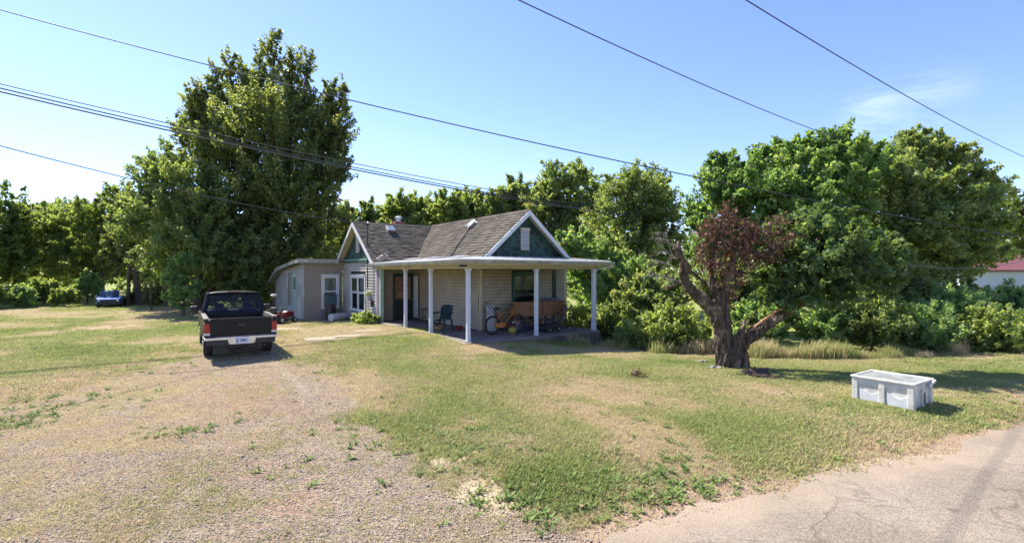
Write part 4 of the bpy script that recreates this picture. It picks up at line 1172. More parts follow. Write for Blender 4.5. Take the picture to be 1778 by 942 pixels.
MB().box(-.13, -.10, -.143, -.1405, .45, .54).box(-.04, .10, -.143, -.1405, .48, .52).build('plate_print', mat('plate_blue', (.10, .13, .25), .5), bp_)
MB().box(-Wd + .05, Wd - .05, -.10, -.02, .40, .525).build('bumper_skirt', M_BLACK, bp_)
MB().box(-.5, .5, .1, 4.5, .34, .46).build('chassis', M_BLACK, truck)
for wy in (.98, 3.95):
    MB().cyl((-.8, wy, .345), (.8, wy, .345), .05, 8).build('axle', M_BLACK, truck)
MB().cyl((.55, -.06, .33), (.55, .5, .33), .03, 8).build('exhaust_pipe', M_RUST, truck)
# hood, grille end
MB().prism([(3.22, 1.06), (3.25, 1.12), (4.2, 1.08), (4.78, .98), (4.85, .90), (4.85, .45), (3.22, .45)], -Wd + .10, Wd - .10, 'x').build('hood', M_PAINT, truck, bevel=.03)
MB().box(-Wd, Wd, 4.86, 4.98, .42, .58).build('front_bumper', M_CHROME, truck, bevel=.02)
# greenhouse: rear pillar frame, roof, glass, seats
zb, zt = 1.08, 1.66
def gp(s_, y, z):   # greenhouse side line
    k = (z - zb) / (zt - zb); return (s_ * (.79 - .13 * k), y, z)
rb, rt = 2.12, 2.34; fb, ft = 3.60, 2.98
cab = MB()
for s_ in (-1, 1):
    cab.bar(gp(s_, rb, zb - .02), gp(s_, rt, zt), .09, .07)
    cab.bar(gp(s_, fb, zb - .04), gp(s_, ft, zt), .07, .05)
    cab.bar(gp(s_, 2.62, zb - .02), gp(s_, 2.66, zt), .05, .09)
cab.build('cab_pillars', M_PAINT, truck, bevel=.015)
nx, ny = 12, 8; vs = []
for i in range(nx + 1):
    for j in range(ny + 1):
        u = -1 + 2 * i / nx; v = j / ny
        vs.append((u * (.69 - .02 * v), rt - .05 + (ft + .06 - rt + .05) * v, zt + .005 + .055 * (1 - u ** 4) * (1 - (2 * v - 1) ** 4 * .7)))
up = len(vs); vs += [(v[0] * .97, v[1], zt - .03) for v in vs]
fs = []
for i in range(nx):
    for j in range(ny):
        a = i * (ny + 1) + j; fs += [(a, a + ny + 1, a + ny + 2, a + 1), (a + up + 1, a + up + ny + 2, a + up + ny + 1, a + up)]
for j in range(ny):
    a = j; fs.append((a, a + 1, a + 1 + up, a + up)); a = nx * (ny + 1) + j; fs.append((a + 1, a, a + up, a + up + 1))
for i in range(nx):
    a = i * (ny + 1); b_ = a + ny + 1; fs.append((b_, a, a + up, b_ + up)); a += ny; b_ += ny; fs.append((a, b_, b_ + up, a + up))
MB().add(vs, fs, True).build('cab_roof', M_PAINT, truck)
MB().box(-.80, .80, 2.06, 2.14, .5, 1.10).build('cab_back_panel', M_PAINT, truck, bevel=.02)
def quad(pts, name, m, t=.006):
    v = [Vector(p) for p in pts]; n_ = (v[1] - v[0]).cross(v[2] - v[0]).normalized() * t
    MB().add([tuple(p) for p in v] + [tuple(p + n_) for p in v], [(0, 1, 2, 3), (7, 6, 5, 4), (0, 4, 5, 1), (1, 5, 6, 2), (2, 6, 7, 3), (3, 7, 4, 0)]).build(name, m, truck)
quad([(-.74, rb - .01, zb + .02), (.74, rb - .01, zb + .02), (.62, rt - .02, zt - .02), (-.62, rt - .02, zt - .02)], 'rear_window', M_TGLASS)
quad([(-.76, fb, zb + .0), (.76, fb, zb + .0), (.62, ft + .02, zt - .02), (-.62, ft + .02, zt - .02)], 'windscreen', M_SGLASS)
for s_ in (-1, 1):
    quad([gp(s_, 2.20, zb), gp(s_, 2.58, zb), gp(s_, 2.60, zt), gp(s_, 2.38, zt)], 'quarter_window', M_TGLASS)
    quad([gp(s_, 2.68, zb), gp(s_, 3.52, zb), gp(s_, 2.98, zt), gp(s_, 2.70, zt)], 'side_window', M_SGLASS)
MB().box(-.18, .18, rt - .03, rt + .02, zt + .012, zt + .05).build('high_brake_light', mat('dark_red_lens', (.12, .01, .02), .3), truck)
for x in (-.38, .38):
    se = MB().box(x - .25, x + .25, 2.45, 2.62, .75, 1.18).box(x - .25, x + .25, 2.45, 3.0, .62, .78).build('seat', M_INT, truck, bevel=.05)
    MB().box(x - .12, x + .12, 2.47, 2.56, 1.20, 1.36).build('headrest', M_INT, se, bevel=.04)
MB().box(-.78, .78, 3.2, 3.6, .8, 1.09).build('dashboard', M_INT, truck, bevel=.03)
MB().torus((-.38, 3.14, 1.05), .18, .014, 'y', 20, 6).build('steering_wheel', M_INT, truck)
MB().box(-.76, .76, 2.15, 3.6, .45, .50).build('cab_floor', M_INT, truck)

# ------------------------------------------------------------------ blue car at the edge of the trees, facing the road
M_BLUE = mat('bright_blue_car_paint', (0.015, 0.10, 0.45), 0.35, coat=.2, spec=.3, var=.15)
cp = G(191, 531.5)
cc = empty('parked_car', cp, math.atan2(cp.x, -cp.y) * -1 + R(180) if False else R(35), 'old blue car facing the lawn at the edge of the trees', 'car')
cwd = .85
cc.scale = (.78, .78, .78)
bod = MB().prism([(-2.05, .30), (-2.12, .55), (-2.08, .78), (-1.0, .92), (.95, .95), (2.0, .92), (2.1, .6), (2.05, .30)], -cwd, cwd, 'x').build('body', M_BLUE, cc, bevel=.06)
MB().prism([(-.95, .93), (-.35, 1.38), (.85, 1.40), (1.45, .95)], -.70, .70, 'x').build('cabin', mat('dark_cabin_glass', (.02, .035, .05), .1), cc, bevel=.05)
MB().prism([(-.40, 1.37), (-.30, 1.42), (.80, 1.44), (.92, 1.38)], -.69, .69, 'x').build('roof', M_BLUE, cc, bevel=.02)
ws = MB().add([(-.66, -.93, .95), (.66, -.93, .95), (.62, -.39, 1.37), (-.62, -.39, 1.37), (-.66, -.95, .955), (.66, -.95, .955), (.62, -.41, 1.375), (-.62, -.41, 1.375)], [(0, 1, 2, 3), (7, 6, 5, 4), (0, 4, 5, 1), (2, 6, 7, 3)]).build('windscreen', mat('dark_blue_glass', (.03, .07, .12), .15, spec=.5), cc)  # windscreen in a flat dark blue base colour
MB().box(-.80, .80, -2.16, -2.09, .45, .66).build('grille', M_BLACK, cc)
MB().box(-.88, .88, -2.24, -2.12, .30, .44).build('front_bumper', M_BLACK, cc, bevel=.02)
for s_ in (-1, 1):
    MB().ball((s_ * .66, -2.13, .60), (.12, .06, .08), 10, 6).build('headlight', M_TAILW, cc)
    MB().box(*(sorted((s_ * .86, s_ * 1.02))), -.72, -.64, .93, 1.05).build('mirror', M_BLUE, cc, bevel=.02)
    for wy in (-1.35, 1.35):
        w = MB().tube([(s_ * .66, wy, .31), (s_ * .68, wy, .31), (s_ * .86, wy, .31), (s_ * .875, wy, .31)], [.27, .31, .31, .27], 20).build('wheel', M_TYRE, cc)
        MB().cyl((s_ * .87, wy, .31), (s_ * .885, wy, .31), .17, 14).build('rim', M_GALV, w)

# ------------------------------------------------------------------ white box by the road
M_BOX = mat('weathered_white_box', (0.62, 0.59, 0.51), 0.6, var=0.28, scale=5, bump=.1)
M_BOXD = mat('inner_grey_panel', (0.56, 0.56, 0.52), .7, var=.3, scale=6)
fl = G(1474, 703); fr = G(1580, 716); 
bx = empty('planter_box', (0, 0, 0), 0, 'weathered white panelled box with a glass lid on the verge right of the dead tree', 'box')
bz = min(fl.z, fr.z) - .03
Lb = .95; Db = .85; Hb = .50; bx.location = (6.40, 9.62, tz(6.9, 9.3) - .03); bx.rotation_euler = (0, 0, R(-56))
MB().box(.02, Lb - .02, .02, Db - .02, 0, Hb - .13).build('inner_tub', M_BOX, bx)
for (x, y) in ((0, 0), (Lb / 2 - .04, 0), (Lb - .08, 0), (0, Db - .08), (Lb - .08, Db - .08), (Lb - .08, Db / 2 - .04)):
    MB().box(x - .012, x + .09, y - .012, y + .09, -.02, Hb - .02).build('post', M_BOX, bx, bevel=.012)
for y in (0.002, Db - .042):
    MB().box(.08, Lb - .08, y, y + .04, Hb - .14, Hb - .025).build('rail', M_BOX, bx, bevel=.006)
MB().box(.002, .042, .08, Db - .08, Hb - .14, Hb - .025).box(Lb - .042, Lb - .002, .08, Db - .08, Hb - .14, Hb - .025).build('rail', M_BOX, bx, bevel=.006)
for i in range(2):
    x0 = .09 + i * (Lb / 2 - .04); x1 = x0 + Lb / 2 - .13
    MB().prism([(x0 + .04, .0), (x1 - .02, 0), (x1, .26), ((x0 + x1) / 2 + .05, .20), (x0 + .02, .29)], .0, .02, 'y').build('sunlit_panel_patch', M_WHITE, bx)  # white shape paints the sunlit part below the rim's sloping shadow
li = MB().box(-.03, Lb + .03, -.03, .02, Hb - .025, Hb + .012).box(-.03, Lb + .03, Db - .02, Db + .03, Hb - .025, Hb + .012).box(-.03, .02, .02, Db - .02, Hb - .025, Hb + .012).box(Lb - .02, Lb + .03, .02, Db - .02, Hb - .025, Hb + .012).build('lid_frame', M_BOX, bx, bevel=.008)
MB().box(.02, Lb - .02, .02, Db - .02, Hb - .025, Hb - .018).build('lid_board', M_BOXD, bx)
MB().box(.021, Lb - .021, .021, Db - .021, Hb - .01, Hb - .004).build('lid_sheet', mat('lid_glass_sky_sheen', (.33, .34, .32), .35, var=.35, scale=4), bx)  # pale grey paints the sky reflected in the lid glass
MB().bar((Lb + .03, Db - .3, Hb - .1), (Lb + .07, Db - .1, Hb - .01), .05, .04).build('lid_handle', M_BOX, bx)
MB().box(Lb - .001, Lb + .012, .42, .50, .1, .3).build('rust_slot', M_RUST, bx)

# ------------------------------------------------------------------ white house with red roof far right
fh = empty('neighbour_house', P(1735, 505, 52) * 1.0, 0, 'white house with a red metal roof half hidden behind the trees', 'house')
fh.location.z = -.5
MB().box(-4, 12, 0, 9, 0, 3.2).build('wall', mat('white_metal_wall', (.55, .60, .68), .6, var=.1), fh)
MB().slab([(-4.5, -.6, 3.15), (12.5, -.6, 3.15), (12.5, 4.5, 4.9), (-4.5, 4.5, 4.9)], .15).slab([(-4.5, 4.5, 4.9), (12.5, 4.5, 4.9), (12.5, 9.6, 3.15), (-4.5, 9.6, 3.15)], .15).build('roof', mat('red_metal_roof', (.17, .055, .06), .7), fh)
for x in (6, 9):
    w = MB().box(x, x + 1.1, -.06, 0.01, 1.1, 2.4).build('window', M_WHITE, fh)
    MB().box(x + .1, x + 1.0, -.075, -.06, 1.2, 2.3).build('pane', mat('far_pane', (.03, .04, .05), .1) if 'far_pane' not in bpy.data.materials else bpy.data.materials['far_pane'], w)
MB().prism([(-3.9, 3.15), (-2.0, 2.4), (-.2, 3.15)], -.9, 0, 'x') 

# ------------------------------------------------------------------ overhead lines
M_WIRE = mat('cable', (0.05, 0.05, 0.055), .6)
M_WIREG = mat('weathered_cable', (0.10, 0.10, 0.10), .6)
def wire(p, q, sag, label, r=.012, m=M_WIRE, t0=-.35, t1=1.3, n=50, group='overhead lines above the yard', dz=0):
    p = Vector(p); q = Vector(q); pts = []
    for i in range(n + 1):
        t = t0 + (t1 - t0) * i / n
        v = p.lerp(q, t); v.z += -sag * 4 * t * (1 - t) + dz
        pts.append(v)
    return tag(MB().tube(pts, r, 6).build('overhead_wire', m), label, 'cable', group)
wire(P(0, 17, 18), P(1778, 413, 19), .5, 'single black wire crossing the whole picture from top left above the house', .020, t1=1.2)
wire(P(0, 159, 17), P(1190, 388, 30), .45, 'lowest and thickest wire of the bundle passing over the front gable', .028, t1=1.12)
wire(P(0, 157, 17), P(1190, 388, 30), .45, 'middle wire of the bundle passing over the front gable', .022, t1=1.12, dz=.075)
wire(P(0, 154, 17.1), P(1190, 386, 30.1), .43, 'upper wire of the bundle passing over the front gable', .018, t1=1.12, dz=.16)
wire(P(0, 253, 12), H(-.16, 8.60, 4.62), .22, 'service drop wire running from the left edge to the mast on the house', .013, t1=1.0, group=None)
wire(P(900, 0, 10.4), P(1440, 235, 20.7), .12, 'wire from the top centre of the sky down behind the big right-hand tree', .013, t0=-.5, t1=1.25)
wire(P(1295, 0, 10.4), P(1778, 272, 24.6), .18, 'rightmost wire, crossing the sky at the top right', .013, t0=-.5, t1=1.4)
wire(P(1500, 440, 15), P(1778, 452, 17), .35, 'low slack grey wire hanging in front of the right-hand tree', .010, M_WIREG, t0=-.1, t1=1.3, group=None)
# ------------------------------------------------------------------ vegetation
M_BARK = mat('grey_brown_bark', (0.16, 0.125, 0.095), 0.95, spec=.1, col2=(.06, .045, .035), scale=9, stretch=(1, 1, .25), bump=.6, bscale=25)
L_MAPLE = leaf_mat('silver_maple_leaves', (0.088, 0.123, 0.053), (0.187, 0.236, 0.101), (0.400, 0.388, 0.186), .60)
L_MID = leaf_mat('mid_green_leaves', (0.109, 0.163, 0.070), (0.232, 0.307, 0.133), (0.400, 0.388, 0.212), .60)
L_YEL = leaf_mat('yellow_green_leaves', (0.149, 0.202, 0.073), (0.284, 0.360, 0.131), (0.360, 0.400, 0.216), .60)
L_OLIVE = leaf_mat('olive_leaves', (0.104, 0.144, 0.039), (0.180, 0.242, 0.077), (0.315, 0.371, 0.143), .60)
L_SUMAC = leaf_mat('bright_shrub_leaves', (0.132, 0.215, 0.092), (0.264, 0.388, 0.167), (0.400, 0.388, 0.265), .60)
L_DEEP = leaf_mat('dark_glossy_leaves', (0.067, 0.111, 0.039), (0.122, 0.187, 0.067), (0.304, 0.397, 0.178), .48, rough=.55, spec=.3)
L_BROAD = leaf_mat('broad_green_leaves', (0.116, 0.187, 0.071), (0.223, 0.338, 0.128), (0.363, 0.388, 0.253), .60)
L_DEAD = leaf_mat('dead_brown_leaves', (.075, .040, .032), (.15, .082, .062), (.28, .17, .13), .12, rough=.9, spec=.05)
L_STRAW = leaf_mat('straw_grass', (.20, .15, .07), (.38, .30, .15), (.58, .48, .28), .25, rough=.8, spec=.1)

def unit(v): return v / (np.linalg.norm(v, axis=-1, keepdims=True) + 1e-9)
def leaves_mesh(name, pos, axis_, nrm, Ls, Ws, tint, m):
    s = unit(np.cross(axis_, nrm)); n = unit(np.cross(s, axis_))
    Lc = Ls[:, None]; Wc = Ws[:, None]
    v0 = pos; v1 = pos + axis_ * Lc * .42 + s * Wc * .5 - n * Wc * .08
    v2 = pos + axis_ * Lc - n * Lc * .12; v3 = pos + axis_ * Lc * .42 - s * Wc * .5 - n * Wc * .08
    V = np.stack([v0, v1, v2, v3], 1).reshape(-1, 3)
    Q = np.arange(len(V)).reshape(-1, 4)
    return array_mesh(name, V, Q, [m], tint=tint)

def crown_mesh(name, rs, lobes, N, leaf, m, clump=.30, up=.5, spike=1.5, hollow=.5, bright=0.0, aspect=.62):
    """lobes: (c, radii). leaves sit on clumps, clumps sit through each lobe's outer volume"""
    rs = np.random.RandomState(rs)
    area = np.array([(r[0] * r[1] + r[0] * r[2] + r[1] * r[2]) for c, r in lobes]); share = area / area.sum()
    P_, A_, N_, T_, L_ = [], [], [], [], []
    for (c, r), sh in zip(lobes, share):
        c = np.array(c, float); r = np.array(r, float); n = int(N * sh)
        rm = r.mean(); k = max(6, int(14 * (rm / max(leaf * 4, .25)) ** 1.15)); k = min(int(k * 1.7), 190)
        u = unit(rs.normal(size=(k, 3))); rad = hollow + (1 - hollow) * rs.rand(k, 1) ** .6 * 1.08
        cc = c + u * rad * r
        cs = rm * clump * .82 * rs.uniform(.45, 1.3, (k, 1)) * (14 / k) ** .15
        d = unit(u * np.array([1, 1, .8]) + np.array([0, 0, up]) + rs.normal(size=(k, 3)) * .25)
        w = rs.randint(0, k, n)
        g = unit(rs.normal(size=(n, 3))) * rs.rand(n, 1) ** .45
        t = rs.rand(n, 1) ** .8
        # cone-like sprays tapering towards the tip
        pos = cc[w] + g * cs[w] * (1.08 - .55 * t) * np.array([1, 1, .75]) + d[w] * (t - .35) * cs[w] * spike * 1.6
        nr = unit(g * .5 + np.array([0, 0, .75]) + rs.normal(size=(n, 3)) * .55)
        ax = unit(d[w] * .5 + unit(rs.normal(size=(n, 3))) * .8 + np.array([0, 0, -.25]))
        ct = rs.normal(size=k) * .13
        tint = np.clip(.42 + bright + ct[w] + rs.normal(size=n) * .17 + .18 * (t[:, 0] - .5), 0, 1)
        ls = leaf * rs.uniform(.65, 1.3, n)
        P_.append(pos); A_.append(ax); N_.append(nr); T_.append(tint); L_.append(ls)
        # inner filling leaves, larger, crown shade painted in as a darker tint
        ni = int(n * .05)
        q = unit(rs.normal(size=(ni, 3))) * rs.rand(ni, 1) ** .4 * r * .72 + c
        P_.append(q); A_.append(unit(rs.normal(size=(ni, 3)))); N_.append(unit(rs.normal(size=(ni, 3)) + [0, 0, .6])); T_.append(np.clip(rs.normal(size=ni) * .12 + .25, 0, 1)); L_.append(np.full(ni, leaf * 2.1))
    pos = np.concatenate(P_); ax = np.concatenate(A_); nr = np.concatenate(N_); tint = np.concatenate(T_); ls = np.concatenate(L_)
    lift = terrain(pos[:, 0], pos[:, 1]) + .02
    ok = pos[:, 2] > lift + .0
    return leaves_mesh(name, pos[ok], ax[ok], nr[ok], ls[ok], ls[ok] * aspect, tint[ok], m)

def LB(px, py, y, rx, rz, ry=None):
    """a lobe given by where its centre is seen and its distance; radii in metres from seen size"""
    c = P(px, py, y); k = y / F
    return ((c.x, c.y, c.z), (rx * k, (ry if ry else rx * k * .85), rz * k))

def plant(name, label, cat, base, lobes, N, leaf, m, seed, trunk=.2, group=None, bark=None, forks=True, **kw):
    base = Vector(base)
    root = empty(name, base, 0, label, cat, group)
    me = crown_mesh('crown', seed, lobes, N, leaf, m, **kw)
    o = bpy.data.objects.new('crown' if cat == 'tree' else 'foliage', me); link(o, root); o.location = -base
    if trunk:
        r_ = random.Random(seed); mb = MB()
        cx = sum(l[0][0] for l in lobes) / len(lobes); cy = sum(l[0][1] for l in lobes) / len(lobes)
        top = max(l[0][2] for l in lobes); low = min(l[0][2] for l in lobes)
        b = base
        tops = Vector((b.x * .5 + cx * .5, b.y * .5 + cy * .5, low * .35 + top * .65))
        pts = []; n = 9
        for i in range(n + 1):
            t = i / n; v = b.lerp(tops, t); w = .12 * (top - b.z) * .08 * math.sin(t * 5 + seed)
            pts.append(v - b + Vector((w + r_.uniform(-.04, .04), r_.uniform(-.04, .04), 0)))
        mb.tube([pts[0] + Vector((0, 0, -.15))] + pts, [trunk * 1.5] + [trunk * (1.15 - .8 * i / n) for i in range(n + 1)], 9, jit=.08, rng=r_)
        if forks:
            for (c, rr) in lobes:
                c = Vector(c) - b; f = r_.uniform(.25, .7)
                s0 = pts[int(f * n)]
                if c.z < s0.z: s0 = pts[max(1, int(.2 * n))]
                mid = s0.lerp(c, .5) + Vector((r_.uniform(-.2, .2), r_.uniform(-.2, .2), -.08 * (c - s0).length))
                mb.tube([s0, mid, c, c + Vector((r_.uniform(-.5, .5), 0, rr[2] * .5))], [trunk * .5, trunk * .34, trunk * .18, .02], 6)
                for q in range(3):
                    e = c + Vector((r_.uniform(-1, 1) * rr[0], r_.uniform(-1, 1) * rr[1], r_.uniform(-.2, .8) * rr[2])) * .8
                    mb.tube([mid, mid.lerp(e, .5) + Vector((0, 0, .1)), e], [trunk * .2, trunk * .12, .01], 5)
        mb.build('trunk' if cat == 'tree' else 'stem', bark or M_BARK, root)
    return root
def gb(px, y):
    x = (px - 889) / F * y; return (x, y, tz(x, y))

# the tall silver maple left of the house
Y = 34.5
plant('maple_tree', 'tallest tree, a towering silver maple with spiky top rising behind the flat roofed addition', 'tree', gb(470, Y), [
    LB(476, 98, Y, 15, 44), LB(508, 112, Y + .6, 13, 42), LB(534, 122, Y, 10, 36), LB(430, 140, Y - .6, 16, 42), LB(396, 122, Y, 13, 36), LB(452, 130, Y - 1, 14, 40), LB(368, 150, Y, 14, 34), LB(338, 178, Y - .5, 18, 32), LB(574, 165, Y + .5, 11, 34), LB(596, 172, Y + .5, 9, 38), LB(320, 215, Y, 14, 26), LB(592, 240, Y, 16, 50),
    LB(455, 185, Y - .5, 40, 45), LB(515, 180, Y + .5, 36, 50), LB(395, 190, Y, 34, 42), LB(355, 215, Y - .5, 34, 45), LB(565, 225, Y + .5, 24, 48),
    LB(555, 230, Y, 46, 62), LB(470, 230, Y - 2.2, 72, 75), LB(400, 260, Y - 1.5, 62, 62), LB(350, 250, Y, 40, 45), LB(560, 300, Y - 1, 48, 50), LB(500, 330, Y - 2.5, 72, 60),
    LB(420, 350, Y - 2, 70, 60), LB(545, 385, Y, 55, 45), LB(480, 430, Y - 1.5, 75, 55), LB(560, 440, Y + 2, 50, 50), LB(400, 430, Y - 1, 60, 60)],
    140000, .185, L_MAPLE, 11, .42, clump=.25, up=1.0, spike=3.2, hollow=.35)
Y = 31
plant('broadleaf_tree', 'bushy green tree directly left of the towering silver maple, foliage down to the lawn', 'tree', gb(345, Y), [
    LB(290, 285, Y + 1, 34, 34), LB(262, 320, Y, 36, 38), LB(320, 320, Y, 46, 44), LB(365, 360, Y - .5, 50, 50), LB(300, 380, Y - .6, 58, 48), LB(245, 375, Y, 40, 42), LB(345, 430, Y - .8, 60, 46), LB(410, 440, Y, 46, 50), LB(285, 450, Y + 1, 42, 40), LB(430, 500, Y + 1, 42, 34), LB(370, 490, Y + 1.5, 50, 34)],
    62000, .175, L_MID, 12, .28, clump=.34, up=.6, spike=1.9, bright=-.08)
# left wood: individual trees
wl_ = [
    ('leaning olive tree at the far left edge of the picture', -30, 430, 40, [(-60, 380, 60, 60), (0, 400, 46, 60), (20, 360, 26, 40), (-20, 460, 60, 50), (30, 450, 30, 44)], L_OLIVE),
    ('light yellow-green tree second from the left edge', 85, 450, 44, [(70, 400, 36, 40), (110, 395, 34, 32), (60, 450, 46, 40), (120, 450, 44, 44), (92, 370, 26, 20)], L_YEL),
    ('thin feathery tree poking up behind the yellow-green one', 100, 420, 56, [(60, 372, 30, 18), (120, 366, 32, 16), (150, 380, 26, 26), (90, 400, 50, 40)], L_MID),
    ('olive green tree behind the blue car', 175, 440, 42, [(160, 375, 36, 32), (200, 350, 32, 28), (150, 420, 44, 40), (205, 410, 46, 44), (180, 460, 52, 34)], L_OLIVE),
    ('dark leafed tree between the blue car and the bushy green tree', 240, 440, 38, [(225, 360, 30, 32), (240, 410, 42, 44), (215, 440, 34, 36), (270, 450, 38, 36)], L_MAPLE),
]
for i, (lb, bx_, by_, Y, ls, m) in enumerate(wl_):
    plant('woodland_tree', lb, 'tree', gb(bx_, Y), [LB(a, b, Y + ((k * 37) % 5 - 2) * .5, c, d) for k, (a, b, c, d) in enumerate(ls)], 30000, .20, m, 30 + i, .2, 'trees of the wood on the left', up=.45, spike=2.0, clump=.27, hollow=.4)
# slim trunks in the dark gap of the wood
for i, (px, y, r) in enumerate([(222, 37, .10), (236, 39, .13), (252, 37.5, .09), (263, 33, .06), (272, 38, .12), (288, 36, .10), (300, 35, .08)]):
    b = Vector(gb(px, y)); rr = random.Random(i)
    t = empty('slender_tree', b, 0, ['leftmost slim trunk in the shade right of the blue car', 'thicker dark trunk second in the shade right of the blue car', 'third slim trunk in the shade right of the blue car', 'pale thin bare sapling trunk standing in front of the shaded trunks',
             'stout trunk in the middle of the shaded gap', 'slim leaning trunk left of the small lawn tree', 'slender trunk directly behind the small lawn tree'][i], 'tree', 'slim trunks in the shade of the wood')
    h = 6 if i != 3 else 3.2
    MB().tube([(0, 0, -.1), (rr.uniform(-.1, .1), 0, h * .4), (rr.uniform(-.4, .4), 0, h)], [r * 1.2, r, r * .5], 8, jit=.08, rng=rr).build('trunk', M_BARK, t)
    c = b + Vector((0, 0, h)); me = crown_mesh('crown', 60 + i, [((c.x, c.y, c.z + .2), (1.1, 1.0, .9))], 2500 if i != 3 else 260, .2, L_MAPLE)
    o = bpy.data.objects.new('crown', me); link(o, t); o.location = -b
# small lawn tree
Y = 28.6
plant('small_lawn_tree', 'small broad-leaved tree alone on the lawn left of the pickup', 'tree', gb(319, Y), [LB(308, 480, Y, 22, 20), LB(330, 500, Y, 18, 20), LB(300, 505, Y, 18, 14), LB(322, 455, Y, 16, 14), LB(318, 528, Y, 10, 8)], 2600, .20, L_SUMAC, 81, .06, bright=-.1)
# scrub by the blue car
for i, (lb, px, py, Y, rx, rz, m) in enumerate([
    ('pale leafy shrub touching the left side of the blue car', 152, 498, 38, 24, 24, L_SUMAC), ('yellow-green weedy shrub on the left lawn edge, topped with a dark tuft', 75, 506, 37, 30, 20, L_YEL),
    ('grey-green low shrub at the bottom left of the wood', 30, 516, 35, 34, 16, L_SUMAC), ('bramble mound between the yellow-green shrub and the blue car', 112, 515, 36, 24, 14, L_YEL), ('low leafy shrub running off the left edge', -30, 508, 34, 40, 24, L_YEL),
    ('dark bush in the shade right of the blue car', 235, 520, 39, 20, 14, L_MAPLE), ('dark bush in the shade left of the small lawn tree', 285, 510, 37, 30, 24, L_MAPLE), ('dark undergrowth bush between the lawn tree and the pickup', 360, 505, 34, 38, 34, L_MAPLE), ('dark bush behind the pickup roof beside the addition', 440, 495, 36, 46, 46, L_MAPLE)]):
    plant('wild_shrub', lb, 'shrub', gb(px, Y), [LB(px - rx * .4, py + 3, Y, rx * .65, rz * .8), LB(px + rx * .4, py, Y + .3, rx * .65, rz * .8), LB(px, py - rz * .3, Y, rx * .6, rz * .8)], 6500, .16, m, 90 + i, .04, 'shrubs along the left wood', up=.6)
# trees behind the house
bh = [
    ('small pointed tree over the wing gable ridge', 620, 41, [(600, 385, 30, 26), (640, 370, 22, 22), (610, 420, 40, 36), (570, 420, 30, 34), (650, 400, 26, 26)], L_MID),
    ('pale feathery locust tree behind the chimney', 715, 40, [(690, 360, 26, 22), (725, 362, 30, 22), (705, 395, 46, 36), (755, 385, 34, 30)], L_YEL),
    ('feathery yellow-green tree behind the middle of the roof ridge', 790, 39, [(780, 358, 30, 22), (815, 355, 28, 24), (800, 390, 44, 32), (840, 380, 30, 28)], L_YEL),
    ('tree showing between the roof ridge and the front gable peak', 885, 38, [(925, 345, 22, 26), (895, 335, 26, 24), (870, 352, 26, 22), (900, 375, 44, 34), (850, 375, 26, 26)], L_MID),
    ('two-headed dark tree directly behind the front gable', 975, 36, [(1040, 335, 26, 30), (925, 355, 24, 26), (965, 308, 28, 26), (1005, 308, 28, 24), (985, 345, 46, 34), (945, 345, 28, 28), (1000, 390, 50, 44), (960, 400, 40, 44)], L_MID),
    ('large rounded tree right of the front gable', 1105, 30, [(1085, 320, 38, 30), (1130, 322, 36, 30), (1105, 350, 58, 44), (1070, 390, 52, 46), (1140, 375, 46, 50), (1100, 430, 62, 44), (1150, 430, 40, 44)], L_MID),
    ('bright leafy tree at the right end of the porch', 1050, 26, [(1000, 430, 34, 30), (1040, 455, 44, 36), (1080, 480, 50, 38), (1010, 490, 40, 40), (1110, 500, 40, 36), (1050, 520, 50, 34)], L_SUMAC),
]
for i, (lb, px, Y, ls, m) in enumerate(bh):
    plant('background_tree', lb, 'tree', gb(px, Y), [LB(a, b, Y + ((k * 53) % 5 - 2) * .5, c, d) for k, (a, b, c, d) in enumerate(ls)], 32000 if i < 5 else 46000, .19 if i < 5 else .15, m, 110 + i, .22, 'trees behind the house', up=.6, spike=1.8, clump=.33)
# big trees at right
Y = 22
plant('right_tree', 'broad spreading green tree behind the dead tree, left half of the big right-hand pair', 'tree', gb(1340, Y), [
    LB(1240, 290, Y, 12, 22), LB(1505, 282, Y + .5, 40, 34), LB(1520, 262, Y + .5, 14, 22), LB(1488, 256, Y, 13, 20), LB(1265, 282, Y, 14, 24), LB(1318, 272, Y, 12, 22), LB(1380, 258, Y, 12, 22), LB(1462, 245, Y, 14, 24), LB(1425, 256, Y, 12, 20), LB(1265, 310, Y, 40, 30), LB(1320, 295, Y, 38, 30), LB(1385, 275, Y, 50, 34), LB(1450, 262, Y, 46, 34), LB(1250, 350, Y - .5, 46, 46), LB(1320, 340, Y - 1.2, 62, 52), LB(1400, 330, Y - 1, 66, 52), LB(1470, 320, Y - .5, 56, 50),
    LB(1240, 420, Y, 44, 46), LB(1300, 420, Y, 50, 50), LB(1380, 400, Y - .6, 62, 50), LB(1450, 400, Y, 60, 60), LB(1215, 380, Y + 1, 22, 40)], 85000, .145, L_BROAD, 131, .26, up=.65, spike=1.9, clump=.32, bright=-.12)
Y = 24
plant('right_tree', 'tall rounded green tree at the right, highest of the right-hand trees', 'tree', gb(1610, Y), [
    LB(1600, 245, Y, 16, 24), LB(1572, 252, Y, 14, 22), LB(1632, 248, Y, 14, 22), LB(1600, 268, Y, 42, 32), LB(1700, 300, Y, 14, 24), LB(1728, 330, Y, 12, 22), LB(1555, 290, Y, 46, 38), LB(1640, 285, Y, 44, 36), LB(1690, 330, Y, 44, 42), LB(1600, 330, Y - 1.4, 66, 50), LB(1530, 340, Y - 1, 52, 50), LB(1660, 385, Y - 1, 66, 50), LB(1580, 400, Y - 1.5, 72, 52),
    LB(1500, 410, Y, 56, 52), LB(1710, 400, Y + .5, 38, 40), LB(1620, 450, Y, 66, 40), LB(1540, 460, Y + .5, 60, 40), LB(1690, 440, Y + .5, 44, 26)], 85000, .155, L_MID, 132, .3, up=.5, spike=1.8, clump=.32)
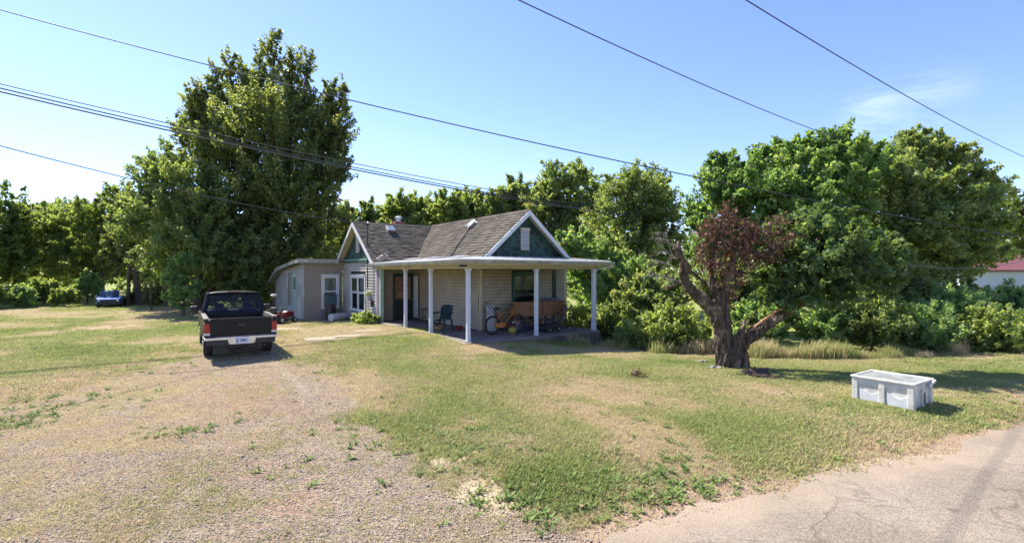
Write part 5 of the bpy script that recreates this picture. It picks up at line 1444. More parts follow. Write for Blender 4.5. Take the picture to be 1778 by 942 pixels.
for i, (px, Y, t) in enumerate([(-190, 44, 370), (-380, 50, 380), (-640, 54, 385)]):
    plant('woodland_tree', ['tree of the left wood just outside the left picture edge', 'second tree of the wood beyond the left picture edge', 'third tree of the wood beyond the left picture edge'][i], 'tree', gb(px, Y), [LB(px - 50, t + 20, Y, 60, 50), LB(px + 50, t + 30, Y, 60, 46), LB(px, t + 80, Y - 1, 110, 60)], 12000, .32, L_MID, 190 + i, .2, 'trees of the wood on the left', up=.4, spike=1.8)
plant('background_tree', 'grey-olive tree at the far right edge above the red roof', 'tree', gb(1800, 48), [LB(1775, 360, 48, 40, 34), LB(1810, 390, 48, 50, 44), LB(1765, 410, 49, 36, 34), LB(1850, 370, 48, 50, 50)], 16000, .28, L_OLIVE, 133, .3, 'trees behind the house')
plant('background_tree', 'dark small tree in front of the white house at the right edge', 'tree', gb(1835, 30), [LB(1835, 500, 30, 32, 30), LB(1800, 522, 30, 26, 22)], 6000, .2, L_DEEP, 134, .1)
# shrubs at right
for i, (lb, px, py, Y, rx, rz, m, N_) in enumerate([
    ('feathery olive-green shrub behind the dead tree, left of its trunk', 1165, 568, 15.6, 62, 34, L_YEL, 16000), ('low feathery shrub between the porch end and the olive-green shrub', 1105, 580, 17, 40, 24, L_YEL, 7000),
    ('bright green shrub seen through the fork of the dead tree', 1320, 555, 15.2, 52, 42, L_SUMAC, 13000), ('tall bright green shrub under the live foliage of the dead tree', 1430, 555, 15.0, 54, 46, L_SUMAC, 14000),
    ('largest dark green shrub in the middle of the right-hand scrub', 1515, 550, 14.8, 60, 54, L_MID, 15000), ('long-leaved light green shrub right of the largest shrub', 1610, 570, 14.8, 56, 36, L_SUMAC, 12000),
    ('sumac-like shrub in front of the white house', 1660, 530, 18, 56, 34, L_SUMAC, 10000), ('low sumac-like shrub hiding the foot of the white house', 1750, 525, 19, 56, 20, L_SUMAC, 8000), ('light green shrub at the right picture edge', 1730, 575, 14.6, 56, 36, L_YEL, 11000), ('green shrub running out of the right picture edge', 1830, 580, 14.4, 60, 44, L_SUMAC, 9000),
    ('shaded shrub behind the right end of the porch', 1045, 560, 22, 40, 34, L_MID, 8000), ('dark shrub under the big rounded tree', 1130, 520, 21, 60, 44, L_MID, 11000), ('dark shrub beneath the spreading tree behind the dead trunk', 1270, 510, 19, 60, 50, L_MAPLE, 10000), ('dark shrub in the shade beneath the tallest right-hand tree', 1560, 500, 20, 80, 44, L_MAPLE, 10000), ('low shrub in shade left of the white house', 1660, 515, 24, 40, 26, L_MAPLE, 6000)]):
    Y += 1.8 if Y < 18 else 0
    plant('wild_shrub', lb, 'shrub', gb(px, Y), [LB(px - rx * .45, py + 5, Y, rx * .6, rz * .8), LB(px + rx * .45, py + 3, Y + .2, rx * .6, rz * .85), LB(px, py - rz * .25, Y - .2, rx * .6, rz * .85), LB(px + rx * .1, py + rz * .35, Y - .4, rx * .8, rz * .6)], N_, .10 if Y < 19 else .15, m, 150 + i, .03, 'shrubs of the right-hand scrub', up=.9, spike=1.9, clump=.36)
# sunlit sapling at the end of the porch
plant('sapling', 'sunlit yellow-green sapling beside the right end of the porch', 'sapling', H(6.6, .6, tz(*H(6.6, .6)[:2])), [LB(1005, 545, 20.6, 11, 12), LB(993, 562, 20.6, 12, 8), LB(1012, 575, 20.8, 16, 8), LB(998, 578, 20.4, 10, 7)], 900, .14, leaf_mat('lime_leaves', (.2, .26, .03), (.34, .4, .05), (.5, .55, .1), .4), 171, .03)
# weeds at the porch corner
plant('weed_clump', 'tall bright weed clump at the foot of the electric meter', 'weeds', (H(-.45, 8.2).x, H(-.45, 8.2).y, .2), [((H(-.45, 8.2).x, H(-.45, 8.2).y, .42), (.45, .35, .28)), ((H(-.35, 9.0).x, H(-.35, 9.0).y, .35), (.4, .3, .2))], 1500, .11, L_YEL, 172, None, up=1.2)
plant('weed_clump', 'dark green weed clump under the corner pilaster', 'weeds', (H(-.35, 7.3).x, H(-.35, 7.3).y, .2), [((H(-.35, 7.3).x, H(-.35, 7.3).y, .38), (.22, .2, .2))], 500, .10, L_DEEP, 173, None, up=1.2)

# distant wood: one mass nobody could count
rs = np.random.RandomState(7); lobes = []
for i in range(46):
    px = -500 + i * 62 + rs.uniform(-18, 18); y = rs.uniform(58, 72)
    top = 415 + rs.uniform(-16, 14)
    lobes.append(LB(px, top + 22, y, 52, 34)); lobes.append(LB(px + 20, 470, y - 3, 60, 34))
me = crown_mesh('distant_woods', 8, lobes, 46000, .55, L_MID, up=.4)
tag(link(bpy.data.objects.new('distant_woods', me)) or bpy.data.objects['distant_woods'], 'dark belt of distant woods behind everything', 'woods', kind='stuff')

# ------------------------------------------------------------------ the dead tree
Yt = 12.9
def D(px, py, dy=0.0): 
    return P(px, py, Yt + dy)
base = D(1268, 640); base.z = tz(base.x, base.y)
dt = empty('dead_tree', base, 0, 'old half-dead tree with broken stubs, brown withered leaves and one live green limb', 'tree')
def limb(pts, rad, n=18):
    return [(Vector(p) - base) for p in pts], rad, n
tb_ = MB()
limbs = [
    ([D(1262, 655), D(1256, 632), D(1254, 600), D(1250, 570, .02), D(1244, 548), D(1230, 528), D(1210, 512), D(1194, 494), D(1187, 478), D(1190, 465), D(1184, 452), D(1179, 440), D(1176, 428)], [0.350, 0.274, 0.205, 0.175, 0.152, 0.141, 0.144, 0.125, 0.106, 0.118, 0.084, 0.091, 0.057]),
    ([D(1262, 650, -.05), D(1262, 615, -.08), D(1258, 575, -.05), D(1254, 545, -.05), D(1250, 524, -.05), D(1246, 508, -.04)], [0.304, 0.228, 0.190, 0.182, 0.175, 0.114]),
    ([D(1285, 655, .05), D(1288, 630, .0), D(1288, 605), D(1296, 588), D(1312, 576), D(1332, 562), D(1352, 549, .05), D(1372, 537, .1), D(1392, 526, .1), D(1430, 505, .2), D(1480, 480, .3)], [0.319, 0.251, 0.198, 0.198, 0.175, 0.141, 0.122, 0.106, 0.091, 0.068, 0.030]),
    ([D(1272, 650, -.12), D(1276, 615, -.14), D(1280, 592, -.1), D(1287, 572, -.05), D(1293, 557)], [0.228, 0.182, 0.152, 0.099, 0.030]),
    ([D(1246, 520), D(1238, 500), D(1234, 470), D(1238, 440), D(1244, 410), D(1252, 385), D(1262, 360)], [0.122, 0.091, 0.061, 0.049, 0.042, 0.030, 0.011]),
    ([D(1256, 520, -.1), D(1262, 495, -.2), D(1272, 460, -.3), D(1285, 430, -.3), D(1300, 405, -.2), D(1330, 400)], [0.099, 0.068, 0.046, 0.038, 0.027, 0.008]),
    ([D(1240, 500, .1), D(1222, 490, .2), D(1205, 475, .15), D(1192, 468)], [0.053, 0.046, 0.038, 0.023]),
    ([D(1285, 430, -.3), D(1330, 445, -.35), D(1380, 455, -.3), D(1430, 440, -.2), D(1475, 428)], [0.038, 0.030, 0.023, 0.015, 0.008]),
    ([D(1190, 488), D(1172, 495, -.1), D(1158, 500, -.1)], [0.038, 0.023, 0.009]),
    ([D(1240, 655), D(1228, 652, -.2), D(1215, 658, -.4)], [0.091, 0.053, 0.015]), ([D(1300, 650), D(1318, 655, -.2), D(1332, 664, -.4)], [0.091, 0.061, 0.015]), ([D(1265, 655, -.2), D(1262, 664, -.45)], [0.122, 0.038]),
]
for pts, rad in limbs:
    # resample for knobbly detail
    q = [p - base for p in pts]; P2 = []; R2 = []
    for i in range(len(q) - 1):
        seg = max(2, int((q[i + 1] - q[i]).length / .07))
        for k in range(seg):
            t = k / seg; P2.append(q[i].lerp(q[i + 1], t)); R2.append(rad[i] * (1 - t) + rad[i + 1] * t)
    P2.append(q[-1]); R2.append(rad[-1])
    R2 = [r * (.72 if p.z < .5 else (.72 + .28 * min(1, (p.z - .5) / .6))) for p, r in zip(P2, R2)]
    tb_.tube(P2, R2, 16)
raw = tb_.build('raw_trunk', None)
rmod = raw.modifiers.new('r', 'REMESH'); rmod.mode = 'VOXEL'; rmod.voxel_size = .019
dg = bpy.context.evaluated_depsgraph_get(); ev = raw.evaluated_get(dg)
tme = bpy.data.meshes.new_from_object(ev); tme.name = 'trunk'
bpy.data.objects.remove(raw)
nv = len(tme.vertices); co = np.empty(nv * 3, np.float32); no = np.empty(nv * 3, np.float32)
tme.vertices.foreach_get('co', co); tme.vertices.foreach_get('normal', no); co = co.reshape(-1, 3); no = no.reshape(-1, 3)
a = np.arctan2(co[:, 1], co[:, 0])
disp = np.array([-abs(mnoise.noise(Vector((c[0] * 17, c[1] * 17, c[2] * 2.4 + 3)))) * .075 + .012 + mnoise.noise(Vector((c[0] * 13, c[1] * 13, c[2] * 3.2))) * .042 + mnoise.noise(Vector((c[0] * 4, c[1] * 4, c[2] * 2.6 + 9))) * .04 + mnoise.noise(Vector((c[0] * 34, c[1] * 34, c[2] * 7))) * .022 for c in co])
co2 = co + no * disp[:, None].astype(np.float32)
tme.vertices.foreach_set('co', co2.ravel().astype(np.float32)); tme.update()
def trunk_material():
    m = bpy.data.materials.new('weathered_bark'); m.use_nodes = True; t = m.node_tree; b = t.nodes['Principled BSDF']; N = t.nodes.new; L = t.links.new
    tcn = N('ShaderNodeTexCoord'); mp_ = N('ShaderNodeMapping'); mp_.inputs['Scale'].default_value = (1, 1, .22); L(tcn.outputs['Object'], mp_.inputs[0])
    n = N('ShaderNodeTexNoise'); n.inputs['Scale'].default_value = 16; n.inputs['Detail'].default_value = 8; n.inputs['Roughness'].default_value = .7; L(mp_.outputs[0], n.inputs['Vector'])
    r = N('ShaderNodeValToRGB'); L(n.outputs['Fac'], r.inputs['Fac'])
    r.color_ramp.elements[0].position = .36; r.color_ramp.elements[0].color = (.04, .027, .016, 1); r.color_ramp.elements[1].position = .72; r.color_ramp.elements[1].color = (.205, .16, .115, 1)
    e = r.color_ramp.elements.new(.52); e.color = (.11, .083, .06, 1)
    n2 = N('ShaderNodeTexNoise'); n2.inputs['Scale'].default_value = 2.2; n2.inputs['Detail'].default_value = 5; L(tcn.outputs['Object'], n2.inputs['Vector'])
    mr = N('ShaderNodeMapRange'); mr.inputs['From Min'].default_value = .56; mr.inputs['From Max'].default_value = .66; L(n2.outputs['Fac'], mr.inputs['Value'])
    mx_ = N('ShaderNodeMix'); mx_.data_type = 'RGBA'; L(mr.outputs[0], mx_.inputs['Factor']); L(r.outputs[0], mx_.inputs['A']); mx_.inputs['B'].default_value = (.26, .20, .135, 1)
    n3 = N('ShaderNodeTexNoise'); n3.inputs['Scale'].default_value = 3.4; n3.inputs['Detail'].default_value = 6; L(mp_.outputs[0], n3.inputs['Vector'])
    mr3 = N('ShaderNodeMapRange'); mr3.inputs['From Min'].default_value = .60; mr3.inputs['From Max'].default_value = .70; mr3.inputs['To Max'].default_value = .8; L(n3.outputs['Fac'], mr3.inputs['Value'])
    mx3 = N('ShaderNodeMix'); mx3.data_type = 'RGBA'; L(mr3.outputs[0], mx3.inputs['Factor']); L(mx_.outputs['Result'], mx3.inputs['A']); mx3.inputs['B'].default_value = (.24, .13, .07, 1)
    L(mx3.outputs['Result'], b.inputs['Base Color']); b.inputs['Roughness'].default_value = .95; b.inputs['Specular IOR Level'].default_value = .1
    bp = N('ShaderNodeBump'); bp.inputs['Strength'].default_value = .9; bp.inputs['Distance'].default_value = .03; L(n.outputs['Fac'], bp.inputs['Height']); L(bp.outputs[0], b.inputs['Normal'])
    return m
M_TRUNK = trunk_material(); tme.materials.clear(); tme.materials.append(M_TRUNK)
link(bpy.data.objects.new('trunk', tme), dt)
# broken stub shards and exposed wood on the right limb
rr = random.Random(4); sh = MB()
for (c, n_, hh) in ((D(1176, 428), 7, .24), (D(1246, 508, -.04), 6, .12), (D(1293, 557), 6, .16)):
    for k in range(n_):
        a = k * 6.28 / n_; p = c - base + Vector((.07 * math.cos(a), .07 * math.sin(a), -.06)); sh.tube([p, p + Vector((rr.uniform(-.05, .05), rr.uniform(-.03, .03), hh * rr.uniform(.4, 1)))], [.04, .006], 5)
sh.build('broken_stub', mat('torn_grey_wood', (.30, .22, .16), .9, col2=(.12, .07, .05), scale=14), dt)
ex = MB()
for k in range(9):
    t = k / 8; p = D(1300, 580).lerp(D(1378, 528), t) - base + Vector((0, -.06, .09 + .05 * math.sin(t * 3)))
    q = p + Vector((.22, 0, .15)); ex.tube([p, q], [.05 * rr.uniform(.6, 1.2), .03], 6, jit=.3, rng=rr)
ex.build('exposed_wood', mat('orange_rotten_wood', (.48, .25, .12), .9, var=.5, scale=9), dt)
# twigs and dead leaves
rsd = np.random.RandomState(5); tw = MB(); pos = []; axs = []; dtw = MB()
dead_c = [(1265, 360, 10, 20), (1255, 385, 22, 20), (1230, 395, 16, 16), (1290, 395, 24, 18), (1262, 415, 34, 22), (1225, 425, 18, 22), (1310, 415, 26, 22), (1345, 415, 28, 22), (1375, 400, 14, 16), (1290, 445, 34, 22), (1250, 455, 28, 24), (1270, 485, 26, 22), (1262, 515, 12, 16), (1345, 445, 22, 14), (1225, 460, 10, 16), (1455, 432, 26, 8), (1215, 398, 8, 10), (1385, 425, 18, 18), (1405, 447, 20, 8), (1432, 438, 20, 9), (1478, 426, 14, 7), (1360, 385, 12, 12), (1275, 372, 12, 14), (1215, 440, 10, 18)]
starts = [D(1238, 470), D(1244, 430), D(1250, 400), D(1268, 470, -.3), D(1285, 430, -.3), D(1262, 495, -.2), D(1330, 445, -.35), D(1300, 405, -.2), D(1430, 440, -.2)]
for (px, py, rx, rz) in dead_c:
    for k in range(max(5, int(rx * rz / 34))):
        u = unit(rsd.normal(size=3)) * rsd.rand() ** .4
        e = D(px + u[0] * rx, py + u[2] * rz, u[1] * .5 - .05)
        s = min(starts, key=lambda q: (q - e).length)
        s = Vector(s).lerp(e, rsd.uniform(0, .35))
        e.z += rsd.uniform(0, .22) * (rsd.rand() < .5); mid = s.lerp(e, .5) + Vector(rsd.normal(size=3) * .05) - Vector((0, 0, .04))
        dtw.tube([s - base, mid - base, e - base], [.008, .005, .002], 3, cap=False)
        m_ = int(rsd.uniform(7, 18))
        t = rsd.rand(m_, 1) ** .6
        line = np.array(mid) * (1 - t) + np.array(e) * t
        pos.append(line + rsd.normal(size=(m_, 3)) * .075); axs.append(unit(np.array(e - mid)[None] * .6 + rsd.normal(size=(m_, 3)) * .25 + [0, 0, -.28]))
pos = np.concatenate(pos); axs = unit(np.concatenate(axs)); nn = len(pos)
lm = leaves_mesh('withered_leaves', pos - np.array(base), axs, unit(rsd.normal(size=(nn, 3))), rsd.uniform(.07, .15, nn), rsd.uniform(.04, .085, nn), np.clip(rsd.normal(size=nn) * .25 + .5, 0, 1), L_DEAD)
link(bpy.data.objects.new('withered_leaves', lm), dt)
tag(dtw.build('dead_twigs', mat('brown_dead_twigs', (.085, .055, .04), .9), dt), kind='stuff')
# bare silver twigs on the left
def twig(p, d, L_, r, depth):
    q = p + d * L_; m_ = p.lerp(q, .5) + Vector(rsd.normal(size=3) * L_ * .07)
    tw.tube([p - base, m_ - base, q - base], [r, r * .75, r * .4], 4, cap=False)
    if depth:
        for k in range(3):
            dd = (d + Vector(rsd.normal(size=3)) * .5).normalized(); twig(p.lerp(q, rsd.uniform(.4, 1)), dd, L_ * rsd.uniform(.5, .75), r * .6, depth - 1)
for (s, e) in ((D(1186, 488), D(1150, 480)), (D(1182, 452), D(1140, 425)), (D(1180, 470), D(1128, 445)), (D(1176, 440), D(1150, 405)), (D(1158, 500), D(1135, 475))):
    twig(s, (e - s).normalized(), (e - s).length * .75, .012, 3)
tag(tw.build('twigs', mat('grey_dead_twigs', (.30, .25, .21), .9), dt), kind='stuff')
# the live limb
live = [(1350, 515, -.2, 34, 16), (1395, 505, -.5, 40, 26), (1330, 480, .3, 24, 20), (1360, 450, .2, 34, 30), (1410, 460, -.5, 44, 36), (1400, 410, .1, 40, 30), (1440, 385, .4, 40, 26), (1460, 420, -.2, 40, 34), (1480, 470, -.3, 44, 34), (1450, 500, -.2, 40, 24), (1420, 375, .8, 30, 20), (1520, 440, .5, 40, 34), (1530, 490, .3, 36, 24), (1355, 400, .9, 24, 22)]
lob = [((D(a, b, dy).x, D(a, b, dy).y, D(a, b, dy).z), (rx * Yt / F, rx * Yt / F * .9, rz * Yt / F)) for a, b, dy, rx, rz in live]
lme = crown_mesh('live_foliage', 201, lob, 19000, .10, L_DEEP, up=.3, spike=1.6, clump=.36, aspect=.85)
o = link(bpy.data.objects.new('live_foliage', lme), dt) or bpy.data.objects['live_foliage']; o.location = -base
lt = MB()
for (c, r) in lob:
    s = D(1430, 505, .2) if c[0] > 7.4 else D(1380, 532, .1)
    lt.tube([s - base, s.lerp(Vector(c), .5) - base + Vector((0, 0, -.1)), Vector(c) - base], [.05, .035, .01], 6)
lt.build('live_branches', M_BARK, dt)

# bark debris round its foot
rr = random.Random(12); pcs = [(1312, 652, .55, .20, 10, 'dark rotten bark slab at the right foot of the dead tree'), (1328, 657, .50, .16, -15, 'blackish bark piece lying furthest right of the dead trunk'), (1300, 648, .45, .16, 30, 'short brown bark piece tucked against the dead trunk'), (1222, 631, .32, .12, 5, 'pale flat chip of wood on the grass left of the dead trunk'), (1240, 641, .30, .10, -20, 'small pale bark chip at the front foot of the dead trunk'), (1315, 648, .6, .10, 20, 'long splintered strip of bark behind the dark slab')]
M_RB = mat('rotten_bark', (.085, .055, .04), .95, var=.6, scale=8, bump=.5); M_RP = mat('pale_wood_chip', (.45, .38, .30), .9, var=.4, scale=8)
for i, (px, py, L_, W_, a, lb) in enumerate(pcs):
    g = G(px, py); mb = MB(); n = 6; vs = []
    for k in range(n + 1):
        x = -L_ / 2 + L_ * k / n
        for s_ in (-1, -.3, .4, 1): vs.append((x, s_ * W_ / 2 * rr.uniform(.7, 1.1), .05 + .05 * (1 - s_ * s_) + rr.uniform(-.015, .015)))
    up = len(vs); vs += [(v[0], v[1], v[2] - .04) for v in vs]; fs = []
    for k in range(n):
        for j in range(3):
            q = k * 4 + j; fs += [(q, q + 4, q + 5, q + 1), (q + up + 1, q + up + 5, q + up + 4, q + up)]
        for j in (0, 3): q = k * 4 + j; fs.append((q, q + 4, q + 4 + up, q + up))
    for k in (0, n):
        for j in range(3): q = k * 4 + j; fs.append((q, q + 1, q + 1 + up, q + up))
    o = tag(mb.add(vs, fs).build('bark_piece', M_RP if i in (3, 4) else M_RB), lb, 'bark', 'bark fallen round the dead tree')
    o.location = (g.x, g.y, g.z + .0); o.rotation_euler = (rr.uniform(-.15, .15), rr.uniform(-.1, .1), R(a))
# withered weed in the lawn
g = G(1107, 656); rsw = np.random.RandomState(3); n = 140
wp = rsw.normal(size=(n, 3)) * [.09, .09, .05] + [0, 0, .09]; wp[:, 2] = np.abs(wp[:, 2])
wm = leaves_mesh('withered_weed', wp, unit(rsw.normal(size=(n, 3)) + [0, 0, .5]), unit(rsw.normal(size=(n, 3))), rsw.uniform(.04, .12, n), rsw.uniform(.01, .035, n), rsw.rand(n), L_DEAD)
o = bpy.data.objects.new('withered_weed', wm); link(o); tag(o, 'small withered brown weed standing alone in the front lawn', 'weed'); o.location = g

# ------------------------------------------------------------------ scattered grass, weeds and stones
def blade_clump(name, seed, n, rad, h, w, m, lean=.5):
    rs = np.random.RandomState(seed); V = []; Q = []; T = []
    for i in range(n):
        a = rs.rand() * 6.283; r = rad * rs.rand() ** .5; p = np.array([r * math.cos(a), r * math.sin(a), -.005])
        d = rs.rand() * 6.283; hh = h * rs.uniform(.5, 1.2); l = lean * rs.uniform(.2, 1) * hh
        dv = np.array([math.cos(d), math.sin(d), 0]); sv = np.array([-math.sin(d), math.cos(d), 0]) * w * rs.uniform(.6, 1.2) / 2
        b = len(V); m1 = p + dv * l * .35 + [0, 0, hh * .6]; t1 = p + dv * l + [0, 0, hh * .95]
        V += [p - sv, p + sv, m1 + sv * .8, m1 - sv * .8, t1 + sv * .15, t1 - sv * .15]
        Q += [(b, b + 1, b + 2, b + 3), (b + 3, b + 2, b + 4, b + 5)]; tt = rs.rand(); T += [tt, tt]
    me = array_mesh(name, np.array(V), np.array(Q), [m], tint=np.array(T)); return me
def inst_leaf_mat(name, stops, trans=.25):
    m = bpy.data.materials.new(name); m.use_nodes = True; t = m.node_tree; b = t.nodes['Principled BSDF']; N = t.nodes.new; L = t.links.new; out = t.nodes['Material Output']
    a = N('ShaderNodeAttribute'); a.attribute_name = 'hue'; a.attribute_type = 'INSTANCER'
    a2 = N('ShaderNodeAttribute'); a2.attribute_name = 'tint'
    mm = N('ShaderNodeMath'); mm.operation = 'MULTIPLY_ADD'; L(a2.outputs['Fac'], mm.inputs[0]); mm.inputs[1].default_value = .3; mm.inputs[2].default_value = -.15
    ad = N('ShaderNodeMath'); ad.operation = 'ADD'; ad.use_clamp = True; L(mm.outputs[0], ad.inputs[0]); L(a.outputs['Fac'], ad.inputs[1])
    r = N('ShaderNodeValToRGB'); L(ad.outputs[0], r.inputs['Fac'])
    for i, (p, c) in enumerate(stops):
        e = r.color_ramp.elements[i] if i < 2 else r.color_ramp.elements.new(p)
        e.position = p; e.color = (*c, 1)
    L(r.outputs[0], b.inputs['Base Color']); b.inputs['Roughness'].default_value = .7; b.inputs['Specular IOR Level'].default_value = .2
    tr = N('ShaderNodeBsdfTranslucent'); L(r.outputs[0], tr.inputs['Color'])
    mx_ = N('ShaderNodeMixShader'); mx_.inputs[0].default_value = trans; L(b.outputs[0], mx_.inputs[1]); L(tr.outputs[0], mx_.inputs[2]); L(mx_.outputs[0], out.inputs['Surface'])
    return m
M_BLADE = inst_leaf_mat('grass_blades', [(0.0, (.18, .25, .06)), (1.0, (.62, .49, .31)), (.35, (.33, .375, .115)), (.6, (.46, .43, .19))], .45)
M_STONE = bpy.data.materials.new('drive_stones'); M_STONE.use_nodes = True
_t = M_STONE.node_tree; _a = _t.nodes.new('ShaderNodeAttribute'); _a.attribute_name = 'hue'; _a.attribute_type = 'INSTANCER'
_r = _t.nodes.new('ShaderNodeValToRGB'); _t.links.new(_a.outputs['Fac'], _r.inputs['Fac']); _t.links.new(_r.outputs[0], _t.nodes['Principled BSDF'].inputs['Base Color'])
_r.color_ramp.elements[0].color = (.235, .182, .132, 1); _r.color_ramp.elements[1].color = (.51, .445, .355, 1); _e = _r.color_ramp.elements.new(.5); _e.color = (.36, .29, .22, 1)
_t.nodes['Principled BSDF'].inputs['Roughness'].default_value = .9
protos = bpy.data.collections.new('scatter_sources')
def scatter(name, protos_me, pos, scale, hue, label, kind='stuff'):
    """geometry nodes: place one of the given source meshes on each point"""
    col = bpy.data.collections.new(name + '_sources')
    for me in protos_me:
        col.objects.link(bpy.data.objects.new(me.name, me))
    n = len(pos)
    pm = bpy.data.meshes.new(name); pm.vertices.add(n); pm.vertices.foreach_set('co', pos.astype(np.float32).ravel())
    a = pm.attributes.new('size', 'FLOAT', 'POINT'); a.data.foreach_set('value', scale.astype(np.float32))
    a = pm.attributes.new('hue', 'FLOAT', 'POINT'); a.data.foreach_set('value', hue.astype(np.float32))
    o = bpy.data.objects.new(name, pm); link(o); tag(o, label, None, kind=kind)
    ng = bpy.data.node_groups.new(name, 'GeometryNodeTree')
    ng.interface.new_socket('Geometry', in_out='INPUT', socket_type='NodeSocketGeometry'); ng.interface.new_socket('Geometry', in_out='OUTPUT', socket_type='NodeSocketGeometry')
    N = ng.nodes.new; L = ng.links.new
    gi = N('NodeGroupInput'); go = N('NodeGroupOutput')
    ci = N('GeometryNodeCollectionInfo'); ci.inputs['Collection'].default_value = col; ci.inputs['Separate Children'].default_value = True; ci.inputs['Reset Children'].default_value = True
    ip = N('GeometryNodeInstanceOnPoints'); ip.inputs['Pick Instance'].default_value = True
    rv = N('FunctionNodeRandomValue'); rv.data_type = 'FLOAT_VECTOR'; rv.inputs[0].default_value = (-.12, -.12, 0); rv.inputs[1].default_value = (.12, .12, 6.283)
    sa = N('GeometryNodeInputNamedAttribute'); sa.data_type = 'FLOAT'; sa.inputs['Name'].default_value = 'size'
    L(gi.outputs[0], ip.inputs['Points']); L(ci.outputs[0], ip.inputs['Instance']); L(rv.outputs[0], ip.inputs['Rotation']); L(sa.outputs[0], ip.inputs['Scale']); L(ip.outputs[0], go.inputs[0])
    md = o.modifiers.new('scatter', 'NODES'); md.node_group = ng
    return o
house_poly = [tuple(H(a, b)[:2]) for a, b in ((-.1, -.1), (5.5, -.1), (6.2, 2.3), (6.2, 13), (0, 13), (0, 20.4), (-2, 20.4), (-2, 12.8), (-.1, 12.8))]
def points(rs, n, y0, y1, power=1.0, xl=1.15):
    y = y0 + (y1 - y0) * rs.rand(n) ** power
    x = (rs.rand(n) * 2 - 1) * (y * xl + 1.0)
    return x, y
rs = np.random.RandomState(77)
# lawn
clumps = [blade_clump('grass_clump', 300 + i, 18, .12, .046, .010, M_BLADE, 1.1) for i in range(4)]
X = []; Yv = []
for (n, y0, y1) in ((75000, 4.2, 9), (110000, 9, 16), (70000, 16, 27), (42000, 27, 42)):
    x, y = points(rs, n, y0, y1); X.append(x); Yv.append(y)
x = np.concatenate(X); y = np.concatenate(Yv)
mk = masks(x, y); ed = edge_dist(x, y)
dens = (1 - mk['gravel'] * 1.0) * (1 - mk['soil'] * .85) * (1 - mk['sand'] * .9) * (1 - .35 * mk['dry'])
lx = smooth(-1.5, -5.0, x + .25 * (y - 6)) * smooth(14, 10, y)
patch = smooth(.52, .66, fbm(x, y, .55, 51, 4))
dens = np.maximum(dens, mk['gravel'] * (.04 + .42 * patch * lx + .10 * patch) * (1 - .6 * mk['rut']))
dens *= smooth(-.05, .35, ed + (fbm(x, y, .6, 52, 4) - .5) * .8)
keep = (rs.rand(len(x)) < dens) & (poly_sd(x, y, house_poly) < 0) & (ed > -.15) & ((y < 15.2 + 0.0) | (x < 2.5) | (y < 19))
x = x[keep]; y = y[keep]
gn = fbm(x, y, 2.2, 55, 4); mk = masks(x, y)
hue = np.clip(.47 + (gn - .5) * 1.0 + rs.normal(size=len(x)) * .13 + .48 * mk['dry'] + .10 * smooth(8, 4, y) * 0 + .15 * mk['gravel'] + .2 * smooth(1.5, 0, edge_dist(x, y)), 0, 1)
size = rs.uniform(.65, 1.35, len(x)) * (1 - .45 * mk['dry']) * (1 - .35 * mk['gravel']) * (1 + .012 * y)
scatter('grass', clumps, np.stack([x, y, terrain(x, y)], 1), size, hue, 'short mown lawn grass, green with straw coloured patches')
# weeds on the bank and verge
def rosette(seed):
    rs_ = np.random.RandomState(seed); n = 12; a = rs_.rand(n) * 6.283
    pos = np.stack([np.cos(a) * .01, np.sin(a) * .01, np.full(n, .01)], 1) + rs_.normal(size=(n, 3)) * [.03, .03, .0]
    ax = unit(np.stack([np.cos(a), np.sin(a), rs_.uniform(.2, 1.1, n)], 1)); nr = unit(np.stack([-np.cos(a) * .5, -np.sin(a) * .5, np.ones(n)], 1))
    return leaves_mesh('weed', pos, ax, nr, rs_.uniform(.05, .11, n), rs_.uniform(.022, .045, n), rs_.rand(n), M_WEED)
M_WEED = inst_leaf_mat('weed_leaves', [(0.0, (.11, .19, .04)), (1.0, (.34, .33, .13)), (.5, (.20, .28, .07))], .3)
ros = [rosette(400 + i) for i in range(3)]
wx = []; wy = []
for (px, py, sx, sy, n) in [(860, 770, 1.0, .6, 260), (900, 800, .8, .5, 160), (1080, 850, 1.3, .5, 620), (980, 870, .8, .4, 240), (720, 740, 1.2, .8, 130), (50, 715, .5, .6, 130), (35, 735, .4, .3, 60), (690, 800, 1.5, .8, 60), (310, 750, .6, .25, 60), (1180, 820, 1.2, .6, 220), (1560, 720, 1.4, .5, 420), (1480, 730, .8, .3, 120), (1350, 745, .7, .4, 60), (1640, 790, .3, .15, 60), (1590, 805, .25, .12, 50), (1400, 780, 1.2, .5, 120), (520, 560, 1.5, 1.0, 120), (220, 640, 2.0, .8, 110), (1230, 760, 3, 2, 200), (700, 665, 3, 2, 130), (120, 690, 1.5, .5, 90), (1650, 700, 2, .8, 260), (1500, 712, .7, .2, 150), (1575, 722, .4, .15, 90), (1620, 705, .4, .3, 90)]:
    gx, gy = g0(px, py); n = int(n * .36); wx.append(gx + rs.normal(size=n) * sx * .7); wy.append(gy + rs.normal(size=n) * sy * .7)
wx = np.concatenate(wx); wy = np.concatenate(wy); k = (edge_dist(wx, wy) > .08) & (poly_sd(wx, wy, house_poly) < -.1); wx = wx[k]; wy = wy[k]
scatter('weeds', ros, np.stack([wx, wy, terrain(wx, wy)], 1), rs.uniform(.45, 1.1, len(wx)), np.clip(rs.normal(size=len(wx)) * .25 + .35, 0, 1), 'broad-leaved weeds in the bank and along the verge')
